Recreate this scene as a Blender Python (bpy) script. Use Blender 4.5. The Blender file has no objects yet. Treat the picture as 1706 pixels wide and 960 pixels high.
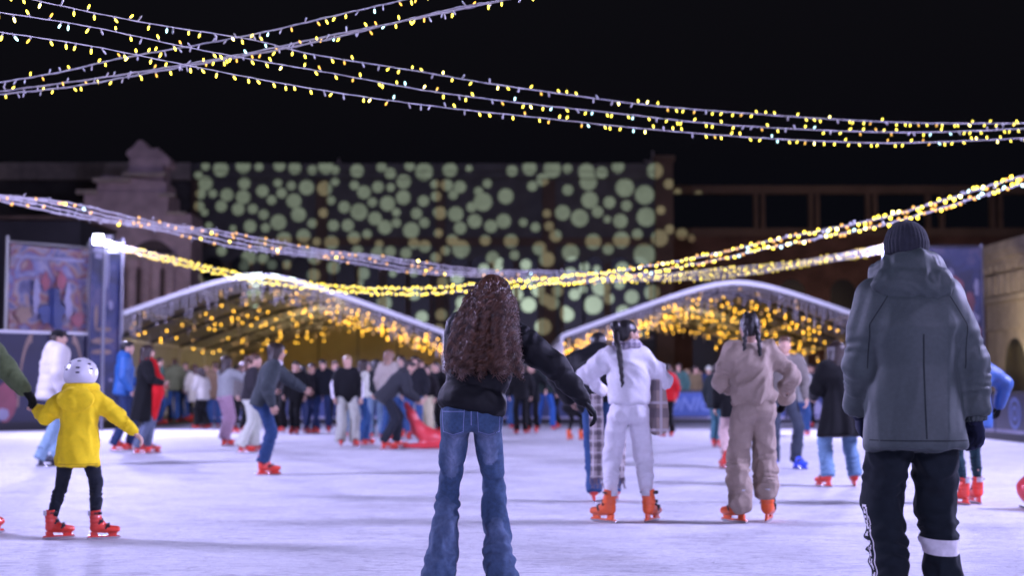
import bpy, bmesh, math, random
import numpy as np
from mathutils import Vector, Matrix

R = math.radians
PI = math.pi
random.seed(7)
RNG = np.random.default_rng(11)
scene = bpy.context.scene
COL = scene.collection

# ---------------------------------------------------------------- camera
F_PX, CX, CY = 2370.0, 853.0, 480.0
CAM_Z = 1.12
PITCH = math.atan(165.0 / F_PX)


def ray(px, py):
    a, b = (px - CX) / F_PX, (CY - py) / F_PX
    c, s = math.cos(PITCH), math.sin(PITCH)
    return Vector((a, c - b * s, s + b * c))


def at(px, py, d):
    v = ray(px, py)
    return Vector((0, 0, CAM_Z)) + v * (d / v.y)


def ground(px, py):
    v = ray(px, py)
    p = Vector((0, 0, CAM_Z)) + v * (-CAM_Z / v.z)
    return p


cam_d = bpy.data.cameras.new('camera')
cam = bpy.data.objects.new('camera', cam_d)
COL.objects.link(cam)
cam.location = (0, 0, CAM_Z)
cam.rotation_euler = (PI / 2 + PITCH, 0, 0)
cam_d.sensor_width = 36
cam_d.lens = 36 * F_PX / 1706
cam_d.clip_end = 2000
cam_d.clip_start = 0.05
cam_d.dof.use_dof = True
cam_d.dof.focus_distance = 7.6
cam_d.dof.aperture_fstop = 1.7
scene.camera = cam
scene.render.engine = 'CYCLES'
scene.cycles.use_denoising = True
scene.cycles.sample_clamp_indirect = 4.0
scene.cycles.max_bounces = 6
scene.cycles.diffuse_bounces = 3
scene.cycles.glossy_bounces = 3
scene.cycles.caustics_reflective = False
scene.cycles.caustics_refractive = False
scene.view_settings.view_transform = 'Standard'
scene.view_settings.look = 'None'
scene.view_settings.exposure = 0
scene.view_settings.gamma = 1

# ---------------------------------------------------------------- materials
MATS = {}


def srgb(r, g, b):
    f = lambda c: (c / 255 / 12.92) if c / 255 <= 0.04045 else ((c / 255 + 0.055) / 1.055) ** 2.4
    return (f(r), f(g), f(b))


def newmat(name):
    m = bpy.data.materials.new(name)
    m.use_nodes = True
    nt = m.node_tree
    return m, nt, nt.nodes['Principled BSDF']


def mat(name, col, rough=0.6, metal=0.0, bump=0.0, scale=20, var=0.0, sheen=0.0, spec=0.5, trans=0, coat=0, emis=None, es=0):
    if name in MATS:
        return MATS[name]
    m, nt, b = newmat(name)
    b.inputs['Base Color'].default_value = (*col, 1)
    b.inputs['Roughness'].default_value = rough
    b.inputs['Metallic'].default_value = metal
    b.inputs['Specular IOR Level'].default_value = spec
    b.inputs['Sheen Weight'].default_value = sheen
    b.inputs['Coat Weight'].default_value = coat
    b.inputs['Transmission Weight'].default_value = trans
    if emis:
        b.inputs['Emission Color'].default_value = (*emis, 1)
        b.inputs['Emission Strength'].default_value = es
    if bump or var:
        tc = nt.nodes.new('ShaderNodeTexCoord')
        no = nt.nodes.new('ShaderNodeTexNoise')
        no.inputs['Scale'].default_value = scale
        no.inputs['Detail'].default_value = 5
        nt.links.new(tc.outputs['Object'], no.inputs['Vector'])
        if bump:
            bp = nt.nodes.new('ShaderNodeBump')
            bp.inputs['Strength'].default_value = bump
            bp.inputs['Distance'].default_value = min(.02, .22 / scale)
            nt.links.new(no.outputs['Fac'], bp.inputs['Height'])
            nt.links.new(bp.outputs['Normal'], b.inputs['Normal'])
        if var:
            n2 = nt.nodes.new('ShaderNodeTexNoise')
            n2.inputs['Scale'].default_value = scale * 0.35
            n2.inputs['Detail'].default_value = 6
            nt.links.new(tc.outputs['Object'], n2.inputs['Vector'])
            cr = nt.nodes.new('ShaderNodeValToRGB')
            cr.color_ramp.elements[0].position = 0.3
            cr.color_ramp.elements[1].position = 0.7
            cr.color_ramp.elements[0].color = (*[c * (1 - var) for c in col], 1)
            cr.color_ramp.elements[1].color = (*[min(1, c * (1 + var)) for c in col], 1)
            nt.links.new(n2.outputs['Fac'], cr.inputs['Fac'])
            nt.links.new(cr.outputs['Color'], b.inputs['Base Color'])
    MATS[name] = m
    return m


def cloth(col, rough=0.88, var=0.14, bump=0.3, scale=90, sheen=0.05):
    n = 'cloth_%.3f_%.3f_%.3f_%.2f_%.0f' % (*col, rough, scale)
    return mat(n, col, rough, 0, bump, scale, var, sheen, spec=0.2)


def emit(name, col, strength, sample=True):
    if name in MATS:
        return MATS[name]
    m = bpy.data.materials.new(name)
    m.use_nodes = True
    nt = m.node_tree
    nt.nodes.clear()
    e = nt.nodes.new('ShaderNodeEmission')
    e.inputs['Color'].default_value = (*col, 1)
    e.inputs['Strength'].default_value = strength
    o = nt.nodes.new('ShaderNodeOutputMaterial')
    nt.links.new(e.outputs[0], o.inputs[0])
    if not sample:
        m.cycles.emission_sampling = 'NONE'
    MATS[name] = m
    return m


# ---------------------------------------------------------------- objects
def tag(o, label=None, cat=None, group=None, kind=None):
    if label:
        o['label'] = label
    if cat:
        o['category'] = cat
    if group:
        o['group'] = group
    if kind:
        o['kind'] = kind
    return o


def thing(name, loc, label, cat, group=None, rz=0):
    o = bpy.data.objects.new(name, None)
    COL.objects.link(o)
    o.location = loc
    o.rotation_euler = (0, 0, rz)
    o.empty_display_size = 0.1
    return tag(o, label, cat, group)


def link(name, me, parent=None, mats=None, loc=None, rz=None, mw=None):
    if mats is not None:
        me.materials.clear()
        for m in (mats if isinstance(mats, (list, tuple)) else [mats]):
            me.materials.append(m)
    o = bpy.data.objects.new(name, me)
    COL.objects.link(o)
    if parent:
        o.parent = parent
    if loc is not None:
        o.location = loc
    if rz is not None:
        o.rotation_euler = (0, 0, rz)
    if mw is not None:
        o.matrix_basis = mw
    return o


class MB:
    """accumulates polygons of one mesh"""

    def __init__(s):
        s.v, s.f, s.m, s.n = [], [], [], 0

    def add(s, V, Fs, mi=0):
        V = np.asarray(V, float).reshape(-1, 3)
        s.v.append(V)
        for f in Fs:
            s.f.append([int(i) + s.n for i in f])
            s.m.append(mi)
        s.n += len(V)

    def box(s, lo, hi, mi=0):
        x0, y0, z0 = lo
        x1, y1, z1 = hi
        V = [(x0, y0, z0), (x1, y0, z0), (x1, y1, z0), (x0, y1, z0), (x0, y0, z1), (x1, y0, z1), (x1, y1, z1), (x0, y1, z1)]
        s.add(V, [(0, 3, 2, 1), (4, 5, 6, 7), (0, 1, 5, 4), (1, 2, 6, 5), (2, 3, 7, 6), (3, 0, 4, 7)], mi)

    def prism(s, pts, y0, y1, mi=0):
        """outline pts (x,z), counter-clockwise seen from -Y, extruded y0..y1"""
        n = len(pts)
        V = [(x, y0, z) for x, z in pts] + [(x, y1, z) for x, z in pts]
        s.add(V, [tuple(range(n)), tuple(range(2 * n - 1, n - 1, -1))] + [(i, n + i, n + (i + 1) % n, (i + 1) % n) for i in range(n)], mi)

    def tube(s, pts, r, seg=6, mi=0, cap=True):
        pts = np.asarray([tuple(p) for p in pts], float)
        n = len(pts)
        rr = np.full(n, r) if np.isscalar(r) else np.asarray(r, float)
        T = np.gradient(pts, axis=0)
        T /= np.linalg.norm(T, axis=1)[:, None] + 1e-12
        ref = np.array([0, 0, 1.0]) if abs(T[0][2]) < 0.9 else np.array([1.0, 0, 0])
        V = []
        for i in range(n):
            u = np.cross(T[i], ref)
            u /= np.linalg.norm(u) + 1e-12
            w = np.cross(u, T[i])
            ref = w if np.linalg.norm(w) > 0.5 else ref
            for k in range(seg):
                a = 2 * PI * k / seg
                V.append(pts[i] + rr[i] * (math.cos(a) * u + math.sin(a) * w))
        Fs = []
        for i in range(n - 1):
            for k in range(seg):
                k2 = (k + 1) % seg
                Fs.append((i * seg + k, i * seg + k2, (i + 1) * seg + k2, (i + 1) * seg + k))
        if cap:
            Fs.append(tuple(range(seg))[::-1])
            Fs.append(tuple((n - 1) * seg + k for k in range(seg)))
        s.add(V, Fs, mi)

    def lathe(s, prof, seg=10, M=None, mi=0):
        """profile of (r,z), revolved round z"""
        V = []
        for r, z in prof:
            for k in range(seg):
                a = 2 * PI * k / seg
                V.append((r * math.cos(a), r * math.sin(a), z))
        V = np.array(V)
        if M is not None:
            M = np.array(M)
            V = V @ M[:3, :3].T + M[:3, 3]
        n = len(prof)
        Fs = [(i * seg + k, i * seg + (k + 1) % seg, (i + 1) * seg + (k + 1) % seg, (i + 1) * seg + k) for i in range(n - 1) for k in range(seg)]
        Fs += [tuple(range(seg))[::-1], tuple((n - 1) * seg + k for k in range(seg))]
        s.add(V, Fs, mi)

    def mesh(s, name, smooth=False):
        me = bpy.data.meshes.new(name)
        V = np.concatenate(s.v) if s.v else np.zeros((0, 3))
        me.from_pydata(V.tolist(), [], s.f)
        me.polygons.foreach_set('material_index', s.m)
        if smooth:
            me.polygons.foreach_set('use_smooth', [True] * len(s.f))
        me.update()
        return me

    def build(s, name, mats, parent=None, smooth=False, loc=None):
        return link(name, s.mesh(name, smooth), parent, mats, loc)


def np_mesh(name, V, Q, smooth=True, mi=None):
    """fast quad mesh"""
    me = bpy.data.meshes.new(name)
    V = np.ascontiguousarray(V, np.float32)
    Q = np.ascontiguousarray(Q, np.int32)
    k = Q.shape[1]
    me.vertices.add(len(V))
    me.vertices.foreach_set('co', V.ravel())
    me.loops.add(Q.size)
    me.loops.foreach_set('vertex_index', Q.ravel())
    me.polygons.add(len(Q))
    me.polygons.foreach_set('loop_start', np.arange(0, Q.size, k, dtype=np.int32))
    if mi is not None:
        me.polygons.foreach_set('material_index', np.ascontiguousarray(mi, np.int32))
    me.update(calc_edges=True)
    if smooth:
        me.polygons.foreach_set('use_smooth', np.ones(len(Q), bool))
    me.validate()
    return me


# ---------------------------------------------------------------- implicit surfaces
_L = np.random.default_rng(5).random((32, 32, 32)).astype(np.float32)


def vnoise(P, sc=1.0, seed=0):
    q = np.asarray(P, np.float32) * sc + seed * 7.31
    i = np.floor(q).astype(int)
    f = q - i
    f = f * f * (3 - 2 * f)
    i %= 32
    j = (i + 1) % 32
    x0, y0, z0 = i[..., 0], i[..., 1], i[..., 2]
    x1, y1, z1 = j[..., 0], j[..., 1], j[..., 2]
    fx, fy, fz = f[..., 0], f[..., 1], f[..., 2]
    c00 = _L[x0, y0, z0] * (1 - fx) + _L[x1, y0, z0] * fx
    c10 = _L[x0, y1, z0] * (1 - fx) + _L[x1, y1, z0] * fx
    c01 = _L[x0, y0, z1] * (1 - fx) + _L[x1, y0, z1] * fx
    c11 = _L[x0, y1, z1] * (1 - fx) + _L[x1, y1, z1] * fx
    return (c00 * (1 - fy) + c10 * fy) * (1 - fz) + (c01 * (1 - fy) + c11 * fy) * fz


def A3(p):
    return np.array([p[0], p[1], p[2]], float)


class Field:
    def __init__(s, h):
        s.h, s.ops = h, []

    def op(s, fn, lo, hi, k, o):
        s.ops.append((fn, np.asarray(lo, float), np.asarray(hi, float), k, o))

    def cone(s, a, b, ra, rb=None, k=0.03, n=None, f=1.0, fold=None, o='u', flat=False):
        a, b = A3(a), A3(b)
        ba = b - a
        L = np.linalg.norm(ba) + 1e-9
        u = ba / L
        prof = np.array(ra if isinstance(ra, (list, tuple)) else [ra, ra if rb is None else rb], float)
        ts = np.linspace(0, 1, len(prof))
        rm = prof.max() * max(1, 1.0) + (fold[0] if fold else 0)
        nn = A3(n) if n is not None else None
        e1 = np.cross(u, [0.3, 0.9, 0.31])
        e1 /= np.linalg.norm(e1)
        e2 = np.cross(u, e1)

        def fn(P):
            q = P - a
            t = np.clip(q @ u / L, 0, 1)
            w = q - t[..., None] * ba
            if nn is not None:
                w = w + (w @ nn)[..., None] * nn * (1 / f - 1)
            r = np.interp(t, ts, prof)
            if fold:
                amp, cnt, t0, t1, sd = fold
                ang = np.arctan2(w @ e1, w @ e2)
                win = np.clip((t - t0) / 0.12, 0, 1) * np.clip((t1 - t) / 0.12, 0, 1)
                ph = cnt * t + 0.30 * np.sin(ang + sd) + 0.22 * np.sin(2 * ang + 2.1 * sd) + 0.5 * np.sin(3.3 * t * cnt / 2 + sd)
                r = r + amp * win * np.sin(2 * PI * ph) * (0.65 + 0.35 * np.sin(ang * 2 + sd * 3 + t * 9))
            d = np.linalg.norm(w, axis=-1) - r
            if flat:
                tt = q @ u
                d = np.maximum(d, np.maximum(-tt, tt - L))
            return d
        s.op(fn, np.minimum(a, b) - rm, np.maximum(a, b) + rm, k, o)

    def chain(s, pts, rs, k=0.02, **kw):
        for i in range(len(pts) - 1):
            s.cone(pts[i], pts[i + 1], rs[i], rs[i + 1], k, **kw)

    def ell(s, c, r, k=0.03, o='u', M=None):
        c, r = A3(c), A3(r)
        rot = np.array(M)[:3, :3] if M is not None else None

        def fn(P):
            q = P - c
            if rot is not None:
                q = q @ rot
            k0 = np.linalg.norm(q / r, axis=-1)
            k1 = np.linalg.norm(q / (r * r), axis=-1) + 1e-9
            return k0 * (k0 - 1) / k1
        m = r.max() if rot is not None else r
        s.op(fn, c - m, c + m, k, o)

    def loft(s, a, b, x, ts, wx, wy, oy=None, k=0.03, e=2.3, quilt=None, o='u', rnd=0.03, fold=None):
        a, b, x = A3(a), A3(b), A3(x)
        L = np.linalg.norm(b - a)
        u = (b - a) / L
        x = x - u * (x @ u)
        x /= np.linalg.norm(x)
        y = np.cross(u, x)
        oyv = oy if oy is not None else [0] * len(ts)

        def fn(P):
            q = P - a
            t = q @ u / L
            tc = np.clip(t, 0, 1)
            X = q @ x
            Y = q @ y - np.interp(tc, ts, oyv)
            W, V = np.interp(tc, ts, wx), np.interp(tc, ts, wy)
            rr = ((np.abs(X / W)) ** e + (np.abs(Y / V)) ** e) ** (1 / e) + 1e-6
            ro = np.sqrt(X * X + Y * Y)
            d = ro - ro / rr
            d = np.where(ro < 1e-4, -np.minimum(W, V), d)
            if quilt:
                per, amp = quilt
                d = d - amp * (np.abs(np.sin(PI * tc * L / per)) ** 0.6 - 0.5)
            if fold:
                amp, cnt, sd = fold
                ang = np.arctan2(Y, X)
                d = d - amp * np.sin(cnt * ang + 2.2 * np.sin(tc * 3 + sd) + sd) * np.clip(1.15 - tc * 1.3, 0, 1)
            dz = (np.abs(t - 0.5) - 0.5) * L
            h = np.maximum(rnd - np.abs(d - dz), 0) / rnd
            return np.maximum(d, dz) + h * h * rnd / 4
        m = max(max(wx), max(wy)) + 0.03 + max(abs(v) for v in oyv)
        s.op(fn, np.minimum(a, b) - m, np.maximum(a, b) + m, k, o)

    def solve(s):
        h = s.h
        lo = np.min([p[1] for p in s.ops if p[4] == 'u'], axis=0) - 3 * h
        hi = np.max([p[2] for p in s.ops if p[4] == 'u'], axis=0) + 3 * h
        n = np.ceil((hi - lo) / h).astype(int) + 1
        G = np.full(n, 0.5, np.float32)
        ax = [lo[i] + h * np.arange(n[i]) for i in range(3)]
        for fn, a, b, k, o in s.ops:
            mg = k + 2 * h
            i0 = np.clip(np.floor((a - mg - lo) / h).astype(int), 0, n)
            i1 = np.clip(np.ceil((b + mg - lo) / h).astype(int) + 1, 0, n)
            if (i1 <= i0).any():
                continue
            P = np.stack(np.meshgrid(ax[0][i0[0]:i1[0]], ax[1][i0[1]:i1[1]], ax[2][i0[2]:i1[2]], indexing='ij'), -1)
            d = fn(P).astype(np.float32)
            sl = (slice(i0[0], i1[0]), slice(i0[1], i1[1]), slice(i0[2], i1[2]))
            g = G[sl]
            if o == 's':
                d = -d
                hh = np.maximum(k - np.abs(g - d), 0) / k
                G[sl] = np.maximum(g, d) + hh * hh * k / 4
            elif o == 'i':
                G[sl] = np.maximum(g, d)
            else:
                hh = np.maximum(k - np.abs(g - d), 0) / k
                G[sl] = np.minimum(g, d) - hh * hh * k / 4
        for sl in (np.s_[0, :, :], np.s_[-1, :, :], np.s_[:, 0, :], np.s_[:, -1, :], np.s_[:, :, 0], np.s_[:, :, -1]):
            G[sl] = np.maximum(G[sl], 0.01)
        return G, lo

    def surf(s, smooth=1):
        G, lo = s.solve()
        V, Q = nets(G)
        V = V * s.h + lo
        for _ in range(smooth):
            V = lap(V, Q, 0.5)
        return V, Q


_E = [(0, 1), (2, 3), (4, 5), (6, 7), (0, 2), (1, 3), (4, 6), (5, 7), (0, 4), (1, 5), (2, 6), (3, 7)]
_C = np.array([(i & 1, (i >> 1) & 1, (i >> 2) & 1) for i in range(8)])


def nets(G):
    ins = G < 0
    n = np.array(G.shape)
    cnt = np.zeros(n - 1, np.int8)
    for c in _C:
        cnt += ins[c[0]:n[0] - 1 + c[0], c[1]:n[1] - 1 + c[1], c[2]:n[2] - 1 + c[2]]
    mask = (cnt > 0) & (cnt < 8)
    cell = np.argwhere(mask)
    idx = np.full(n - 1, -1, np.int64)
    idx[mask] = np.arange(len(cell))
    val = np.stack([G[cell[:, 0] + c[0], cell[:, 1] + c[1], cell[:, 2] + c[2]] for c in _C], 1)
    acc = np.zeros((len(cell), 3))
    num = np.zeros(len(cell))
    for a, b in _E:
        va, vb = val[:, a], val[:, b]
        cr = (va < 0) != (vb < 0)
        t = np.where(cr, va / np.where(cr, va - vb, 1), 0)
        p = _C[a] + t[:, None] * (_C[b] - _C[a])
        acc += np.where(cr[:, None], p, 0)
        num += cr
    V = cell + acc / num[:, None]
    Q = []
    for axn in range(3):
        o1, o2 = (axn + 1) % 3, (axn + 2) % 3
        s0 = [slice(1, None)] * 3
        s1 = [slice(1, None)] * 3
        s0[axn], s1[axn] = slice(0, -1), slice(1, None)
        s0 = [slice(1, -1)] * 3
        s1 = [slice(1, -1)] * 3
        s0[axn], s1[axn] = slice(0, -1), slice(1, None)
        a, b = ins[tuple(s0)], ins[tuple(s1)]
        for flag, rev in (((a & ~b), False), ((~a & b), True)):
            e = np.argwhere(flag)
            if not len(e):
                continue
            e = e + 1
            e[:, axn] -= 1
            q = []
            for d1, d2 in ((-1, -1), (0, -1), (0, 0), (-1, 0)):
                c = e.copy()
                c[:, o1] += d1
                c[:, o2] += d2
                q.append(idx[c[:, 0], c[:, 1], c[:, 2]])
            q = np.stack(q, 1)
            Q.append(q[:, ::-1] if rev else q)
    Q = np.concatenate(Q) if Q else np.zeros((0, 4), int)
    Q = Q[(Q >= 0).all(1)]
    return V, Q


def lap(V, Q, f=0.5):
    S = np.zeros_like(V)
    N = np.zeros(len(V))
    for i in range(4):
        a, b = Q[:, i], Q[:, (i + 1) % 4]
        for c in range(3):
            S[:, c] += np.bincount(a, V[b, c], len(V)) + np.bincount(b, V[a, c], len(V))
        N += np.bincount(a, minlength=len(V)) + np.bincount(b, minlength=len(V))
    return V + f * (S / np.maximum(N, 1)[:, None] - V)


def normals(V, Q):
    n = np.cross(V[Q[:, 2]] - V[Q[:, 0]], V[Q[:, 3]] - V[Q[:, 1]])
    N = np.zeros_like(V)
    for i in range(4):
        for c in range(3):
            N[:, c] += np.bincount(Q[:, i], n[:, c], len(V))
    return N / (np.linalg.norm(N, axis=1)[:, None] + 1e-12)


def wrinkle(V, Q, amp, sc, seed=0, stretch=(1, 1, 1), warp=0.5, w=None, rot=0):
    """cloth creases: ridged, warped noise pushed along the normals"""
    N = normals(V, Q)
    cr, sr = math.cos(R(rot)), math.sin(R(rot))
    P = np.stack([V[:, 0] * cr - V[:, 2] * sr, V[:, 1], V[:, 0] * sr + V[:, 2] * cr], 1) * np.array(stretch)
    wv = np.stack([vnoise(P, sc * 0.6, seed + 1), vnoise(P, sc * 0.6, seed + 2), vnoise(P, sc * 0.6, seed + 3)], -1) - 0.5
    n = vnoise(P + wv * warp / sc * 2, sc, seed + 4)
    rid = 1 - np.clip(np.abs(2 * n - 1) * 1.7, 0, 1)
    n2 = vnoise(P + wv * warp / sc, sc * 2.1, seed + 5)
    r2 = 1 - np.clip(np.abs(2 * n2 - 1) * 1.7, 0, 1)
    d = amp * (rid - 0.35) + amp * 0.45 * (r2 - 0.35)
    if w is not None:
        d = d * w
    return V + N * d[:, None]
# ================================================================ world
world = bpy.data.worlds.new('World')
scene.world = world
world.use_nodes = True
wn = world.node_tree
bg = wn.nodes['Background']
sky = wn.nodes.new('ShaderNodeTexSky')
sky.sky_type = 'NISHITA'
sky.sun_disc = False
sky.sun_elevation = R(-4)
sky.sun_rotation = R(200)
add = wn.nodes.new('ShaderNodeMix')
add.data_type = 'RGBA'
add.blend_type = 'ADD'
add.inputs['Factor'].default_value = 1
wn.links.new(sky.outputs[0], add.inputs[6])
add.inputs[7].default_value = (.024, .026, .044, 1)
wn.links.new(add.outputs[2], bg.inputs[0])
bg.inputs[1].default_value = 0.1

VIO = (0.565, 0.535, 1.0)


def flood(name, loc, target, power, col=VIO, size=0.5, spread=PI):
    d = bpy.data.lights.new(name, 'AREA')
    d.shape = 'SQUARE'
    d.size = size
    d.energy = power
    d.color = col
    d.spread = spread
    o = bpy.data.objects.new(name, d)
    COL.objects.link(o)
    o.location = loc
    o.rotation_euler = (Vector(target) - Vector(loc)).to_track_quat('-Z', 'Y').to_euler()
    return o


# ================================================================ ground and ice
m, nt, b = newmat('paving')
tc = nt.nodes.new('ShaderNodeTexCoord')
br = nt.nodes.new('ShaderNodeTexBrick')
br.inputs['Scale'].default_value = 3
br.inputs['Color1'].default_value = (.07, .065, .06, 1)
br.inputs['Color2'].default_value = (.1, .09, .085, 1)
br.inputs['Mortar'].default_value = (.03, .03, .03, 1)
nt.links.new(tc.outputs['Object'], br.inputs['Vector'])
nt.links.new(br.outputs['Color'], b.inputs['Base Color'])
b.inputs['Roughness'].default_value = .8
g = MB()
g.add([(-300, -60, -.06), (300, -60, -.06), (300, 500, -.06), (-300, 500, -.06)], [(0, 1, 2, 3)])
tag(g.build('ground', m), kind='structure')


def ice_material():
    m, nt, b = newmat('ice')
    N, L = nt.nodes.new, nt.links.new
    tc = N('ShaderNodeTexCoord')
    bumps = []

    def noise(scale, detail, sx=1, sy=1, rot=0, dist=0.0, rough=.6):
        mp = N('ShaderNodeMapping')
        mp.inputs['Scale'].default_value = (sx, sy, 1)
        mp.inputs['Rotation'].default_value = (0, 0, rot)
        L(tc.outputs['Object'], mp.inputs['Vector'])
        n = N('ShaderNodeTexNoise')
        n.inputs['Scale'].default_value = scale
        n.inputs['Detail'].default_value = detail
        n.inputs['Distortion'].default_value = dist
        n.inputs['Roughness'].default_value = rough
        L(mp.outputs[0], n.inputs['Vector'])
        return n.outputs['Fac']

    def ramp(f, p0, p1, c0, c1):
        r = N('ShaderNodeValToRGB')
        r.color_ramp.elements[0].position = p0
        r.color_ramp.elements[1].position = p1
        r.color_ramp.elements[0].color = (*c0, 1) if isinstance(c0, tuple) else (c0, c0, c0, 1)
        r.color_ramp.elements[1].color = (*c1, 1) if isinstance(c1, tuple) else (c1, c1, c1, 1)
        L(f, r.inputs['Fac'])
        return r.outputs['Color']

    def mth(op, a, b=None):
        n = N('ShaderNodeMath')
        n.operation = op
        for i, v in enumerate((a, b)):
            if v is None:
                continue
            if isinstance(v, (int, float)):
                n.inputs[i].default_value = v
            else:
                L(v, n.inputs[i])
        return n.outputs[0]

    def mix(f, a, b):
        n = N('ShaderNodeMix')
        n.data_type = 'RGBA'
        if isinstance(f, (int, float)):
            n.inputs['Factor'].default_value = f
        else:
            L(f, n.inputs['Factor'])
        for k, v in ((6, a), (7, b)):
            if isinstance(v, tuple):
                n.inputs[k].default_value = (*v, 1)
            else:
                L(v, n.inputs[k])
        return n.outputs[2]

    # curved skate cuts: broken contour lines of stretched noise, in several directions
    scr = None
    for rot, sx, sc, ds, wd in ((.15, .22, 3.2, .9, .018), (-.3, .2, 4.5, 1.2, .020), (.8, .3, 3.0, 1.0, .016), (-1.05, .25, 3.6, .8, .018), (1.5, .35, 2.4, 1.4, .014)):
        f = noise(sc, 2, sx, 1.3, rot, ds, .5)
        line = ramp(mth('ABSOLUTE', mth('SUBTRACT', f, .5)), wd * .35, wd, 1.0, 0.0)
        line = mth('MULTIPLY', line, ramp(noise(2.1, 4, 1, 1, rot + 1, .5), .47, .58, 0.0, 1.0))
        scr = line if scr is None else mth('MAXIMUM', scr, line)
    snow = ramp(noise(1.1, 9, .8, 1, .1, .4, .68), .40, .62, 0.0, 1.0)
    dirt = ramp(noise(.62, 9, .45, 1, -.1, .8, .68), .57, .70, 0.0, 1.0)
    dash = ramp(noise(6.5, 4, .16, 1.5, .06, .5, .6), .61, .70, 0.0, 1.0)
    grain = noise(38, 8, .45, 1, .1, .3, .75)
    shav = ramp(noise(24, 8, .6, 1, .2, .8, .78), .56, .64, 0.0, 1.0)
    col = mix(mth('MULTIPLY', snow, .9), (.62, .62, .66), (.79, .79, .81))
    col = mix(ramp(grain, .38, .60, .55, 0.0), col, (.40, .39, .46))
    col = mix(mth('MULTIPLY', dash, .62), col, (.40, .39, .47))
    col = mix(mth('MULTIPLY', dirt, .55), col, (.42, .38, .37))
    col = mix(mth('MULTIPLY', scr, .62), col, (.36, .35, .42))
    col = mix(mth('MULTIPLY', mth('MULTIPLY', shav, snow), .6), col, (.92, .92, .93))
    L(col, b.inputs['Base Color'])
    h = mth('ADD', mth('MULTIPLY', scr, -.5), mth('MULTIPLY', grain, .9))
    h = mth('ADD', h, mth('MULTIPLY', shav, .5))
    h = mth('ADD', h, mth('MULTIPLY', noise(7, 8, .7, 1, .1, .6, .7), 1.0))
    bp = N('ShaderNodeBump')
    bp.inputs['Strength'].default_value = .7
    bp.inputs['Distance'].default_value = .02
    L(h, bp.inputs['Height'])
    L(bp.outputs['Normal'], b.inputs['Normal'])
    L(ramp(snow, .0, 1.0, .62, .9), b.inputs['Roughness'])
    b.inputs['Specular IOR Level'].default_value = .12
    return m


g = MB()
ice_pts = [(-14.5, -9), (10.25, -9), (10.25, 42.8), (-9.6, 42.8), (-10.6, 38.2), (-14.5, 34.6)]
g.add([(x, y, 0) for x, y in ice_pts], [tuple(range(6))])
tag(g.build('ice', ice_material()), kind='structure')

# ================================================================ rink boards
NAVY = mat('navy_board', (.014, .015, .042), .38, var=.2, scale=3)
BLUEP = mat('blue_print', (.022, .036, .12), .35, var=.35, scale=2.5)
PALE = mat('pale_print', (.24, .23, .33), .5, var=.3, scale=3)
REDP = mat('red_print', (.20, .05, .07), .4, var=.3, scale=4)
TANP = mat('tan_print', (.24, .16, .12), .45, var=.3, scale=4)
DARKM = mat('dark_metal', (.03, .03, .035), .45, .6)
RAIL = mat('board_rail', (.5, .5, .55), .35)
LETTER = mat('letter_blue', (.10, .15, .36), .4)


def text_mesh(txt, size, extr=.006, shear=0, sx=1.0):
    c = bpy.data.curves.new('t', 'FONT')
    c.body = txt
    c.size = size
    c.extrude = extr
    c.shear = shear
    c.offset = size * .02
    c.align_x = 'CENTER'
    o = bpy.data.objects.new('t', c)
    COL.objects.link(o)
    bpy.context.view_layer.update()
    me = bpy.data.meshes.new_from_object(o.evaluated_get(bpy.context.evaluated_depsgraph_get()))
    bpy.data.objects.remove(o)
    bpy.data.curves.remove(c)
    me.transform(Matrix.Rotation(PI / 2, 4, 'X') @ Matrix.Diagonal((sx, 1, 1, 1)))
    return me


def blob(cx, cz, rx, rz, y0, y1, seed, n=14, wob=.25):
    rr = random.Random(seed)
    return [(cx + rx * math.cos(2 * PI * i / n) * (1 + wob * rr.uniform(-1, 1)), cz + rz * math.sin(2 * PI * i / n) * (1 + wob * rr.uniform(-1, 1))) for i in range(n)]


def board(x0, y0, x1, y1, label, seed, text=None, zt=1.03, ring=False, pics=0):
    L = math.hypot(x1 - x0, y1 - y0)
    t = thing('rink_board', (x0, y0, 0), label, 'rink board', 'advertising boards round the ice', math.atan2(y1 - y0, x1 - x0))
    p = MB(); p.box((.012, 0, .16), (L - .012, .06, zt - .05)); p.build('panel', NAVY, t)
    p = MB(); p.box((0, -.02, -.05), (L, .09, .158)); p.build('kick_plate', DARKM, t)
    p = MB(); p.box((0, -.03, zt - .047), (L, .1, zt)); p.build('top_rail', DARKM, t)
    p = MB(); p.box((.05, -.006, .24), (L - .05, -.001, zt - .1)); p.build('banner', BLUEP if not ring else NAVY, t)
    p = MB(); p.box((.05, -.008, .165), (L - .05, -.001, .235)); p.build('pale_stripe', PALE, t)
    r = random.Random(seed)
    for k in range(pics):
        p = MB()
        p.prism(blob(r.uniform(.3, L - .3), r.uniform(.35, .7), r.uniform(.1, .25), r.uniform(.1, .22), 0, 0, seed * 9 + k), -.012 - .003 * k, -.007 - .003 * k + .0005)
        p.build('printed_shape', r.choice([PALE, REDP, PALE, TANP]), t)
    if text:
        me = text_mesh(text, .50, .004, .25, 1.15)
        link('lettering', me, t, LETTER, (L / 2 + .12, -.014, .37))
    if ring:
        p = MB()
        n = 28
        for (ro, ri) in ((.33, .25), (.16, .09)):
            V = [(L * .42 + q * math.cos(2 * PI * i / n), yy, .58 + q * math.sin(2 * PI * i / n)) for yy in (-.014, -.007) for q in (ro, ri) for i in range(n)]
            F = []
            for i in range(n):
                j = (i + 1) % n
                F += [(i, n + i, n + j, j), (i, j, 2 * n + j, 2 * n + i), (n + i, 3 * n + i, 3 * n + j, n + j)]
            p.add(V, F)
        p.build('ring_emblem', LETTER, t)
    return t


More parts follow.
